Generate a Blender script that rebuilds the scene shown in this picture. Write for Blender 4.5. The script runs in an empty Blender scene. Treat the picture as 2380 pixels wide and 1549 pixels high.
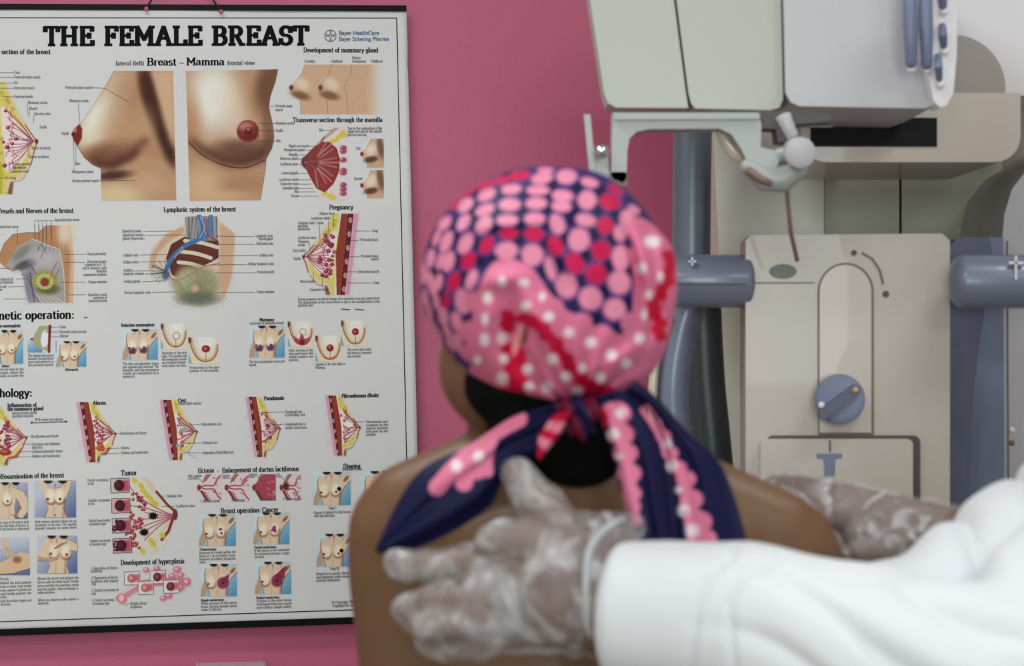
import bpy, bmesh, math, random
import numpy as np
from mathutils import Vector, Matrix, noise
random.seed(7); rng = np.random.default_rng(7)
sc = bpy.context.scene; COL = sc.collection
PI = math.pi
# ------------------------------------------------------------------ camera, world, light, exposure
FPX = 2380*85/36.0; CAMZ = 1.45
cam_d = bpy.data.cameras.new('camera'); cam = bpy.data.objects.new('camera', cam_d); COL.objects.link(cam)
cam_d.lens = 85;  cam_d.sensor_width = 36; cam_d.sensor_fit = 'HORIZONTAL'
cam.location = (0, 0, CAMZ); cam.rotation_euler = (PI/2, 0, 0)
cam_d.dof.use_dof = True; cam_d.dof.focus_distance = 3.93; cam_d.dof.aperture_fstop = 7.0
cam_d.clip_start = 0.05
sc.camera = cam
sc.view_settings.view_transform = 'Standard'; sc.view_settings.look = 'None'
sc.view_settings.gamma = 1; sc.view_settings.use_curve_mapping = False
sc.view_settings.exposure = -0.45
w = bpy.data.worlds.new('world'); sc.world = w; w.use_nodes = True
w.node_tree.nodes['Background'].inputs[0].default_value = (0.8, 0.88, 1, 1)
w.node_tree.nodes['Background'].inputs[1].default_value = 0.3
PSI = math.radians(8)
U = Vector((math.cos(PSI), math.sin(PSI), 0)); N = Vector((math.sin(PSI), -math.cos(PSI), 0)); Z = Vector((0, 0, 1))
W0 = Vector((0, 4.02, 0))
def R(u, n, z): return W0 + U*u + N*n + Z*z      # room coordinates: along the pink wall, out from it, up
def area_light(name, loc, size, sy, power, color, target):
    l = bpy.data.lights.new(name, 'AREA'); l.shape = 'RECTANGLE'; l.size = size; l.size_y = sy; l.energy = power; l.color = color
    o = bpy.data.objects.new(name, l); COL.objects.link(o); o.location = loc
    o.rotation_euler = (Vector(target)-Vector(loc)).to_track_quat('-Z', 'Y').to_euler()
    return o
LIGHTS = [  # (u, n) of ceiling fixtures, power
    (-0.85, 1.5, 18), (0.75, 2.0, 12), (-0.95, 3.1, 21), (0.95, 3.9, 19)]
ADDED_WIN_POWER = 50

# ------------------------------------------------------------------ helpers
def P(px, py, Y): return Vector(((px-1190)/FPX*Y, Y, CAMZ-(py-774.5)/FPX*Y))
def lin(c):
    c = np.asarray(c, float)/255.0
    return np.where(c <= .04045, c/12.92, ((c+.055)/1.055)**2.4)
def L(r, g, b): return tuple(float(v) for v in lin((r, g, b)))
def tag(o, label=None, cat=None, group=None, kind=None):
    if label: o['label'] = label
    if cat: o['category'] = cat
    if group: o['group'] = group
    if kind: o['kind'] = kind
    return o
def empty(name, loc):
    o = bpy.data.objects.new(name, None); COL.objects.link(o); o.location = loc; o.empty_display_size = .05
    return o
def wloc(o):
    v = Vector((0, 0, 0))
    while o is not None: v = v+o.location; o = o.parent
    return v
def link(name, me, mat=None, parent=None, smooth=True):
    o = bpy.data.objects.new(name, me); COL.objects.link(o)
    if mat:
        me.materials.clear(); me.materials.append(mat)
    if smooth:
        me.polygons.foreach_set('use_smooth', [True]*len(me.polygons))
    if parent:
        o.parent = parent; me.transform(Matrix.Translation(-wloc(parent)))
    me.update()
    return o
def mat(name, color, rough=.5, metal=0, spec=.5, coat=0, noise_amt=0, noise_scale=20, bump=0, bump_scale=60, sheen=0, emit=None):
    m = bpy.data.materials.new(name); m.use_nodes = True; nt = m.node_tree; b = nt.nodes['Principled BSDF']
    b.inputs['Base Color'].default_value = (*color, 1); b.inputs['Roughness'].default_value = rough
    b.inputs['Metallic'].default_value = metal; b.inputs['Specular IOR Level'].default_value = spec
    b.inputs['Coat Weight'].default_value = coat; b.inputs['Sheen Weight'].default_value = sheen
    tc = nt.nodes.new('ShaderNodeTexCoord')
    if noise_amt or True:
        n = nt.nodes.new('ShaderNodeTexNoise'); n.inputs['Scale'].default_value = noise_scale; n.inputs['Detail'].default_value = 4
        nt.links.new(tc.outputs['Object'], n.inputs['Vector'])
        mx = nt.nodes.new('ShaderNodeMix'); mx.data_type = 'RGBA'; mx.blend_type = 'MULTIPLY'
        mx.inputs[0].default_value = max(noise_amt, .02)
        mx.inputs[6].default_value = (*color, 1)
        nt.links.new(n.outputs['Fac'], mx.inputs[7]); nt.links.new(mx.outputs[2], b.inputs['Base Color'])
    if bump:
        n2 = nt.nodes.new('ShaderNodeTexNoise'); n2.inputs['Scale'].default_value = bump_scale; n2.inputs['Detail'].default_value = 3
        nt.links.new(tc.outputs['Object'], n2.inputs['Vector'])
        bp = nt.nodes.new('ShaderNodeBump'); bp.inputs['Strength'].default_value = bump; bp.inputs['Distance'].default_value = .004
        nt.links.new(n2.outputs['Fac'], bp.inputs['Height']); nt.links.new(bp.outputs['Normal'], b.inputs['Normal'])
    if emit:
        b.inputs['Emission Color'].default_value = (*color, 1); b.inputs['Emission Strength'].default_value = emit
    return m
def mat_attr(name, rough=.6, spec=.4, sheen=0, coat=0, bump=0, bump_scale=300):
    m = bpy.data.materials.new(name); m.use_nodes = True; nt = m.node_tree; b = nt.nodes['Principled BSDF']
    a = nt.nodes.new('ShaderNodeAttribute'); a.attribute_name = 'print'
    nt.links.new(a.outputs['Color'], b.inputs['Base Color'])
    b.inputs['Roughness'].default_value = rough; b.inputs['Specular IOR Level'].default_value = spec
    b.inputs['Sheen Weight'].default_value = sheen; b.inputs['Coat Weight'].default_value = coat
    if bump:
        tc = nt.nodes.new('ShaderNodeTexCoord'); n2 = nt.nodes.new('ShaderNodeTexNoise'); n2.inputs['Scale'].default_value = bump_scale
        nt.links.new(tc.outputs['Object'], n2.inputs['Vector'])
        bp = nt.nodes.new('ShaderNodeBump'); bp.inputs['Strength'].default_value = bump; bp.inputs['Distance'].default_value = .001
        nt.links.new(n2.outputs['Fac'], bp.inputs['Height']); nt.links.new(bp.outputs['Normal'], b.inputs['Normal'])
    return m
def mesh_np(name, verts, quads, colors=None):
    verts = np.ascontiguousarray(verts, dtype=np.float32); quads = np.ascontiguousarray(quads, dtype=np.int32)
    me = bpy.data.meshes.new(name); me.vertices.add(len(verts)); me.vertices.foreach_set('co', verts.ravel())
    k = quads.shape[1]
    me.loops.add(quads.size); me.loops.foreach_set('vertex_index', quads.ravel())
    me.polygons.add(len(quads)); me.polygons.foreach_set('loop_start', np.arange(0, quads.size, k, dtype=np.int32))
    if colors is not None:
        at = me.color_attributes.new('print', 'FLOAT_COLOR', 'POINT')
        c = np.ones((len(verts), 4), np.float32); c[:, :3] = colors; at.data.foreach_set('color', c.ravel())
    me.update(calc_edges=True); me.validate()
    return me
def grid_quads(nu, nv, wrap_u=False):
    q = []
    iu = np.arange(nu if wrap_u else nu-1)
    for j in range(nv-1):
        a = j*nu+iu; b = j*nu+(iu+1) % nu
        q.append(np.stack([a, b, b+nu, a+nu], 1))
    return np.concatenate(q)
def spline(pts, n):      # Catmull-Rom through 2D/3D points
    pts = [np.array(p, float) for p in pts]; P_ = [2*pts[0]-pts[1]]+pts+[2*pts[-1]-pts[-2]]
    out = []; m = len(pts)-1
    for i in range(n):
        t = i/(n-1)*m; k = min(int(t), m-1); f = t-k
        a, b, c, d = P_[k], P_[k+1], P_[k+2], P_[k+3]
        out.append(.5*((2*b)+(-a+c)*f+(2*a-5*b+4*c-d)*f*f+(-a+3*b-3*c+d)*f**3))
    return np.array(out)
def finish(bm, name, m, parent, bev=0, smooth=True, seg=3):
    if bev:
        es = [e for e in bm.edges if len(e.link_faces) == 2 and e.calc_face_angle(0) > .5]
        bmesh.ops.bevel(bm, geom=es, offset=bev, segments=seg, profile=.6, affect='EDGES', clamp_overlap=True)
    bmesh.ops.recalc_face_normals(bm, faces=bm.faces)
    me = bpy.data.meshes.new(name); bm.to_mesh(me); bm.free()
    o = link(name, me, m, parent, False)
    if smooth:
        me.polygons.foreach_set('use_smooth', [True]*len(me.polygons))
        for e in me.edges: pass
        try: me.set_sharp_from_angle(angle=math.radians(38))
        except Exception: pass
    return o
def prism(name, pts, Y, depth, m, parent, bev=.003, seg=3):   # outline in the front plane at distance Y, real thickness behind it
    bm = bmesh.new()
    f = [bm.verts.new(P(x, y, Y)) for x, y in pts]
    b = [bm.verts.new(P(x, y, Y)+Vector((0, depth, 0))) for x, y in pts]
    n = len(pts); bm.faces.new(f); bm.faces.new(b[::-1])
    for i in range(n): bm.faces.new((f[i], b[i], b[(i+1) % n], f[(i+1) % n]))
    return finish(bm, name, m, parent, bev, True, seg)
def rr(x0, y0, x1, y1, r, n=6, corners=(1, 1, 1, 1)):
    pts = []
    for k, (cx, cy, a0) in enumerate(((x1-r, y0+r, -90), (x1-r, y1-r, 0), (x0+r, y1-r, 90), (x0+r, y0+r, 180))):
        if corners[k]:
            for i in range(n+1):
                a = math.radians(a0+90*i/n); pts.append((cx+r*math.cos(a), cy+r*math.sin(a)))
        else: pts.append(((x1, y0), (x1, y1), (x0, y1), (x0, y0))[k])
    return pts
def boxm(name, lo, hi, m, parent, bev=.003, frame=None):
    bm = bmesh.new(); bmesh.ops.create_cube(bm, size=1)
    for v in bm.verts:
        q = Vector([lo[i]+(v.co[i]+.5)*(hi[i]-lo[i]) for i in range(3)])
        v.co = R(*q) if frame == 'room' else q
    return finish(bm, name, m, parent, bev)
def tube_bm(bm, pts, radii, seg=20, squash=None, cap=1.0, closed_caps=True):
    # lofted tapered tube with rounded ends; pts list of Vector
    pts = [Vector(p) for p in pts]; n = len(pts)
    if not isinstance(radii, (list, tuple)): radii = [radii]*n
    rings = []
    def frame(i):
        t = (pts[min(i+1, n-1)]-pts[max(i-1, 0)]).normalized()
        a = Vector((0, 1, 0)) if abs(t.y) < .9 else Vector((0, 0, 1))
        s = t.cross(a).normalized(); u = s.cross(t).normalized(); return t, s, u
    sq = squash or 1
    def ring(c, r, s, u):
        return [bm.verts.new(c+(s*math.cos(2*PI*k/seg)+u*math.sin(2*PI*k/seg)*sq)*r) for k in range(seg)]
    t, s, u = frame(0)
    seq = []
    if closed_caps:
        for k in range(5, 0, -1):
            a = k/6*PI/2; seq.append((pts[0]-t*radii[0]*math.sin(a)*cap, radii[0]*math.cos(a), s, u))
    for i in range(n):
        _, s2, u2 = frame(i); seq.append((pts[i], radii[i], s2, u2))
    t2, s, u = frame(n-1)
    if closed_caps:
        for k in range(1, 6):
            a = k/6*PI/2; seq.append((pts[-1]+t2*radii[-1]*math.sin(a)*cap, radii[-1]*math.cos(a), s, u))
    rings = [ring(*q) for q in seq]
    for a, b in zip(rings, rings[1:]):
        for k in range(seg): bm.faces.new((a[k], a[(k+1) % seg], b[(k+1) % seg], b[k]))
    bm.faces.new(rings[0][::-1]); bm.faces.new(rings[-1])
def tube(name, pts, radii, m, parent, seg=20, squash=None, cap=.3):
    bm = bmesh.new(); tube_bm(bm, pts, radii, seg, squash, cap); return finish(bm, name, m, parent, 0)
def ell_bm(bm, c, r, rot=None, seg=24):
    M = Matrix.Translation(Vector(c)) @ (rot.to_4x4() if rot else Matrix.Identity(4)) @ Matrix.Diagonal((r[0], r[1], r[2], 1))
    bmesh.ops.create_uvsphere(bm, u_segments=seg, v_segments=seg//2, radius=1, matrix=M)
def fused(name, bm, voxel, smooth_it, disp=None):    # one continuous surface grown from overlapping volumes
    bmesh.ops.recalc_face_normals(bm, faces=bm.faces)
    me = bpy.data.meshes.new(name+'_src'); bm.to_mesh(me); bm.free()
    o = bpy.data.objects.new('tmp', me); COL.objects.link(o)
    r = o.modifiers.new('r', 'REMESH'); r.mode = 'VOXEL'; r.voxel_size = voxel
    if smooth_it:
        s = o.modifiers.new('s', 'SMOOTH'); s.factor = .5; s.iterations = smooth_it
    dg = bpy.context.evaluated_depsgraph_get(); dg.update()
    out = bpy.data.meshes.new_from_object(o.evaluated_get(dg)); bpy.data.objects.remove(o); out.name = name
    if disp:
        nrm = [v.normal.copy() for v in out.vertices]
        for v, n_ in zip(out.vertices, nrm): v.co = v.co+n_*disp(v.co, n_)
    return out

# ------------------------------------------------------------------ the room
M_wall = mat('pink_wall_paint', L(206, 100, 134), .5, noise_amt=.05, noise_scale=6, bump=.12, bump_scale=220)
M_floor = mat('pale_floor_tile', L(170, 168, 160), .4, noise_amt=.2)
M_ceil = mat('white_ceiling_paint', L(225, 225, 220), .8)
M_wallw = mat('cream_wall_paint', L(205, 200, 192), .7)
def struct(name, lo, hi, m):
    o = boxm(name, lo, hi, m, None, 0, 'room'); o['kind'] = 'structure'; return o
XL, XR, ND, H = -1.9, 1.95, 5.3, 2.75
struct('wall_back', (XL-.1, -.1, 0), (XR+.1, 0, H), M_wall)
struct('wall_left', (XL-.1, 0, 0), (XL, ND, H), M_wallw)
struct('wall_right', (XR, 0, 0), (XR+.1, ND, H), M_wallw)
struct('wall_front', (XL-.1, ND, 0), (XR+.1, ND+.1, H), M_wallw)
struct('floor', (XL-.1, -.1, -.1), (XR+.1, ND+.1, 0), M_floor)
struct('ceiling', (XL-.1, -.1, H), (XR+.1, ND+.1, H+.1), M_ceil)
struct('baseboard_back', (XL, 0, 0), (XR, .015, .1), M_wallw)
M_white = mat('white_enamel', L(225, 225, 225), .35)
M_tube_em = mat('lit_diffuser', (.95, .98, 1), .5, emit=1.2)
for i, (u_, n_, pw) in enumerate(LIGHTS):
    c = R(u_, n_, H)
    t = empty('ceiling_light', c)
    tag(t, ['white ceiling light above the hanging chart', 'white ceiling light above the machine', 'white ceiling light behind the camera, chart side',
            'white ceiling light behind the camera, machine side'][i], 'light', 'ceiling lights')
    boxm('housing', (u_-.32, n_-.17, H-.05), (u_+.32, n_+.17, H-.001), M_white, t, .004, 'room')
    boxm('diffuser', (u_-.29, n_-.14, H-.056), (u_+.29, n_+.14, H-.051), M_tube_em, t, 0, 'room')
    a = area_light('lamp', R(u_, n_, H-.065), .58, .28, pw, (.93, .99, 1), R(u_, n_, 0)); a.rotation_euler = (0, 0, PSI)
    a.parent = t; a.location = Vector((0, 0, -.065))

# unseen frosted window behind the camera, added to light chart and machine column
wn_ = boxm('added_window_1', (-1.3, ND-.005, 1.25), (.3, ND-.001, 2.25), mat('added_window_pane', (.9, .95, 1), .4, emit=1.0), None, 0, 'room'); wn_['kind'] = 'structure'
for k, (a, b, c_, d) in enumerate(((-1.36, -1.3, 1.19, 2.31), (.3, .36, 1.19, 2.31), (-1.3, .3, 2.25, 2.31), (-1.3, .3, 1.19, 1.25), (-.53, -.47, 1.25, 2.25))):
    boxm('added_window_frame', (a, ND-.04, c_), (b, ND-.001, d), M_white, wn_, .003, 'room')
wl = area_light('added_window_light', R(-.5, ND-.06, 1.75), 1.5, .9, ADDED_WIN_POWER, (.93, .98, 1), R(-.5, 0, 1.75)); wl.parent = wn_

# ------------------------------------------------------------------ printed chart: software painter for the printed pictures
PAPER_L = .80; PAPER_S = 186.0
def pc(c):
    c = np.asarray(c, float); return lin(c)/float(lin(PAPER_S))*PAPER_L
PAPERC = pc((186, 187, 187))
class Canvas:
    def __init__(s, x0, y0, x1, y1, ss=1.0, base=(186, 187, 187)):
        s.x0, s.y0, s.ss = x0, y0, ss
        s.w, s.h = int((x1-x0)*ss)+1, int((y1-y0)*ss)+1
        s.c = np.ones((s.h, s.w, 3))*np.array(base, float); s.a = np.zeros((s.h, s.w))
        s.X = x0+np.arange(s.w)/ss; s.Y = y0+np.arange(s.h)/ss
        s.clip = None
    def win(s, xa, ya, xb, yb):
        if s.clip: xa = max(xa, s.clip[0]); ya = max(ya, s.clip[1]); xb = min(xb, s.clip[2]); yb = min(yb, s.clip[3])
        i0 = max(0, int(math.floor((xa-s.x0)*s.ss))); i1 = min(s.w, int(math.ceil((xb-s.x0)*s.ss))+1)
        j0 = max(0, int(math.floor((ya-s.y0)*s.ss))); j1 = min(s.h, int(math.ceil((yb-s.y0)*s.ss))+1)
        if i1 <= i0 or j1 <= j0: return None
        return i0, i1, j0, j1
    def put(s, wn, m, col, al):
        i0, i1, j0, j1 = wn; m = m*al
        col = np.asarray(col, float)
        s.c[j0:j1, i0:i1] = s.c[j0:j1, i0:i1]*(1-m[..., None])+col*m[..., None]
        s.a[j0:j1, i0:i1] = np.maximum(s.a[j0:j1, i0:i1], m)
    def ell(s, cx, cy, rx, ry, col, al=1, ang=0, soft=.25, only=False):
        r = max(rx, ry)*(1+soft)+1; wn = s.win(cx-r, cy-r, cx+r, cy+r)
        if not wn: return
        X, Y = np.meshgrid(s.X[wn[0]:wn[1]], s.Y[wn[2]:wn[3]]); a = math.radians(ang)
        dx, dy = X-cx, Y-cy; u = (dx*math.cos(a)+dy*math.sin(a))/rx; v = (-dx*math.sin(a)+dy*math.cos(a))/ry
        d = np.sqrt(u*u+v*v); so = max(soft, .6/max(1, min(rx, ry)))
        m = np.clip((1+so-d)/(2*so), 0, 1); m = m*m*(3-2*m)
        if only: m = m*(s.a[wn[2]:wn[3], wn[0]:wn[1]])
        s.put(wn, m, col, al)
    def poly(s, pts, col, al=1, blur=0, only=False, smooth=0):
        if smooth: 
            p = spline(list(pts)+[pts[0]], smooth)
        else: p = np.array(pts, float)
        b = blur*2+1; wn = s.win(p[:, 0].min()-b, p[:, 1].min()-b, p[:, 0].max()+b, p[:, 1].max()+b)
        if not wn: return
        m = np.zeros((wn[3]-wn[2], wn[1]-wn[0])); X, Y = np.meshgrid(s.X[wn[0]:wn[1]], s.Y[wn[2]:wn[3]])
        for ox, oy in ((-.25, -.25), (.25, -.25), (-.25, .25), (.25, .25)):
            xx, yy = X+ox/s.ss, Y+oy/s.ss; ins = np.zeros(m.shape, bool)
            for k in range(len(p)):
                xa, ya = p[k]; xb, yb = p[(k+1) % len(p)]
                if ya == yb: continue
                cond = ((ya > yy) != (yb > yy)) & (xx < (xb-xa)*(yy-ya)/(yb-ya)+xa); ins ^= cond
            m += ins*.25
        k = int(blur*s.ss)
        if k:
            ker = np.ones(2*k+1)/(2*k+1)
            for _ in range(2):
                m = np.apply_along_axis(lambda v: np.convolve(v, ker, 'same'), 0, m); m = np.apply_along_axis(lambda v: np.convolve(v, ker, 'same'), 1, m)
        if callable(col): col = col(X, Y)
        if only: m = m*(s.a[wn[2]:wn[3], wn[0]:wn[1]])
        s.put(wn, m, col, al)
    def line(s, pts, wd, col, al=1, smooth=0):
        p = spline(pts, smooth) if smooth else np.array(pts, float)
        b = wd+1; wn = s.win(p[:, 0].min()-b, p[:, 1].min()-b, p[:, 0].max()+b, p[:, 1].max()+b)
        if not wn: return
        X, Y = np.meshgrid(s.X[wn[0]:wn[1]], s.Y[wn[2]:wn[3]]); d = np.full(X.shape, 1e9)
        for (xa, ya), (xb, yb) in zip(p, p[1:]):
            l2 = (xb-xa)**2+(yb-ya)**2+1e-9; t = np.clip(((X-xa)*(xb-xa)+(Y-ya)*(yb-ya))/l2, 0, 1)
            d = np.minimum(d, np.hypot(X-xa-t*(xb-xa), Y-ya-t*(yb-ya)))
        m = np.clip(wd/2+.5-d, 0, 1); s.put(wn, m, col, al)
CV = Canvas(-4, 100, 975, 1440, 1.0)
ILL = []      # (x0,y0,x1,y1,label)
def ill(x0, y0, x1, y1, label): ILL.append((x0, y0, x1, y1, label))
def grad(c0, c1, p0, p1):
    c0 = np.array(c0, float); c1 = np.array(c1, float); d = np.array(p1, float)-np.array(p0, float); l2 = (d**2).sum()
    def f(X, Y):
        t = np.clip(((X-p0[0])*d[0]+(Y-p0[1])*d[1])/l2, 0, 1)[..., None]; return c0*(1-t)+c1*t
    return f
SK = (201, 178, 150); SKD = (140, 92, 66); SKL = (214, 208, 190)
def section(x0, y0, x1, y1, flip=False, slant=.2, kind='', seed=0):
    rg = random.Random(seed); W_, H_ = x1-x0, y1-y0; C = CV
    def m(u, v): return ((x1-W_*u) if flip else (x0+W_*u), y0+H_*v)
    s = lambda v: slant*v
    # pink haze behind the chest wall
    for k in range(9): 
        v = rg.uniform(.2, .85); C.line([m(.06+s(v), v), m(-.02+s(v)+rg.uniform(-.05, .03), v+rg.uniform(-.05, .1))], 2.2, (196, 150, 172), .35)
    C.poly([m(.03, 0), m(.14, 0), m(.14+slant, 1), m(.06+slant, 1)], (190, 120, 150), .75, blur=1)
    ducts = []
    skin = [m(.42, 0), m(.5, .0), m(.56, .1), m(.7, .26), m(.86, .41), m(.95, .5), m(1, .53), m(.97, .57), m(.94, .62), m(.88, .75), m(.76, .86), m(.62, .885), m(.57, .89), m(.58, 1), m(.45, 1)]
    C.poly(skin, (200, 180, 140))
    C.poly([m(.57, .89), m(.62, .885), m(.60, 1), m(.52, 1)], (120, 85, 60), .9, blur=1)
    inner = [m(.36, 0), m(.46, 0), m(.52, .13), m(.66, .3), m(.84, .45), m(.94, .53), m(.88, .62), m(.8, .74), m(.7, .82), m(.56, .86), m(.5, .9), m(.52, 1), m(.34+slant*.9, 1)]
    C.poly(inner, (196, 186, 96))
    gland = [m(.40, .2), m(.52, .24), m(.68, .38), m(.86, .48), m(.94, .53), m(.86, .6), m(.76, .72), m(.64, .8), m(.5, .8), m(.44, .5)]
    C.poly(gland, (206, 190, 190), .95, blur=1)
    for k in range(26):       # fat lobules
        t = rg.random()
        if rg.random() < .55: u, v = .42+.25*t, .05+.28*t+rg.uniform(-.03, .05)
        elif rg.random() < .6: u, v = .5+.3*t, .84-.13*t+rg.uniform(-.02, .02)
        else: u, v = .40+.1*slant+rg.uniform(0, .05), rg.uniform(.2, .98)
        x, y = m(u, v); C.ell(x, y, W_*.028, H_*.02, (206, 192, 60) if k % 2 else (176, 158, 70), .8, rg.uniform(0, 180), .4)
    for k in range(15):       # ducts running to the papilla
        v = .24+.54*k/14; u = rg.uniform(.46, .56)+ .1*(.5-abs(v-.5)); a = m(u, v); b = m(.93, .53)
        mid = m((u+.93)/2, v*.55+.53*.45+rg.uniform(-.02, .02))
        C.line([a, mid, b], 1.7, (150, 72, 92) if k % 2 else (170, 95, 108), .9, smooth=8)
        for q in range(3):
            j = rg.uniform(.0, .5); xx = a[0]+(mid[0]-a[0])*j; yy = a[1]+(mid[1]-a[1])*j
            C.line([(xx, yy), (xx+rg.uniform(-3, 3)*W_/90, yy+rg.uniform(-6, 6)*W_/90)], 1.5, (158, 60, 84), .9)
    nb = {'preg': 34, 'infl': 30, 'abs': 22}.get(kind, 8)
    for k in range(nb):
        v = .25+.52*rg.random(); u = .44+rg.random()*(.22 if v < .4 or v > .65 else .27)
        if v < .35: u = min(u, .6)
        x, y = m(u, v); r = W_*rg.uniform(.025, .04)
        C.ell(x, y, r, r*.9, (140, 44, 66), .95, soft=.2); C.ell(x-r*.25, y-r*.3, r*.45, r*.4, (196, 118, 132), .8, soft=.4)
    for k in range(6): C.line([m(.72+.03*k, .42+.02*k), m(.95, .53)], .8, (120, 60, 70), .6)
    # muscle and ribs
    C.poly([m(.12, 0), m(.22, 0), m(.22+slant, 1), m(.14+slant, 1)], (112, 42, 50))
    C.poly([m(.22, 0), m(.33, 0), m(.36+slant*.5, .5), m(.28+slant, 1), m(.22+slant, 1)], (150, 66, 52))
    C.line([m(.34, 0), m(.38+slant*.5, .5), m(.30+slant, 1)], 1, (220, 205, 190), .8, smooth=8)
    C.line([m(.11, 0), m(.13+slant, 1)], .9, (206, 160, 170), .8)
    for k in range(6):
        v = .08+.17*k; x, y = m(.165+s(v), v); C.ell(x, y, W_*.03, H_*.035, (186, 166, 150), .9, soft=.2); C.ell(x, y, W_*.017, H_*.022, (150, 120, 100), .9, soft=.3)
    # skin over the areola
    C.line([m(.8, .385), m(.93, .49), m(1, .53)], 2.2, (138, 62, 60), .9); C.line([m(.9, .72), m(.95, .6), m(1, .53)], 2.4, (138, 62, 60), .9)
    x, y = m(.98, .53); C.ell(x, y, W_*.028, H_*.022, (126, 60, 70), 1, soft=.3)
    C.line([m(.63, .885), m(.76, .865), m(.88, .75)], 1.1, (100, 74, 52), .8, smooth=8)
    if kind == 'abs': 
        for dx, dy in ((0, 0), (.05, .02), (-.04, .01), (.02, -.03)):
            x, y = m(.62+dx, .76+dy); C.ell(x, y, W_*.06, H_*.04, (178, 84, 40), 1, soft=.2); C.ell(x-2, y-2, 3, 2, (206, 132, 76), .8, soft=.5)
        C.poly([m(.6, .85), m(.72, .84), m(.82, .74), m(.86, .77), m(.74, .885)], (150, 66, 50), .8, blur=1)
    if kind == 'infl':
        x, y = m(.55, .78); C.ell(x, y, W_*.13, H_*.055, (160, 56, 64), 1, soft=.2); C.ell(x-2, y-2, W_*.07, H_*.02, (196, 116, 116), .7, soft=.5)
        C.poly([m(.6, .86), m(.74, .84), m(.86, .72), m(.92, .7), m(.8, .87), m(.6, .91)], (176, 72, 60), .85, blur=1)
    if kind == 'cyst':
        x, y = m(.62, .47); C.ell(x, y, W_*.07, H_*.042, (126, 170, 142), 1, 20, soft=.2); C.ell(x-2, y-2, 3, 2, (200, 220, 206), .8, soft=.5)
        x, y = m(.5, .76); C.ell(x, y, W_*.05, H_*.032, (126, 166, 142), 1, soft=.3)
        C.line([m(.62, .84), m(1.0, .97)], 1.2, (120, 140, 170), .8); C.line([m(.66, .84), m(.9, .97)], 1.2, (130, 150, 180), .7)
    if kind == 'node': x, y = m(.68, .47); C.ell(x, y, W_*.12, H_*.06, (206, 206, 204), 1, soft=.25)
    if kind == 'pseudo': x, y = m(.66, .48); C.ell(x, y, W_*.05, H_*.03, (136, 50, 66), 1, soft=.3); x, y = m(.72, .68); C.ell(x, y, W_*.04, H_*.03, (136, 50, 66), 1, soft=.3)
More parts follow.
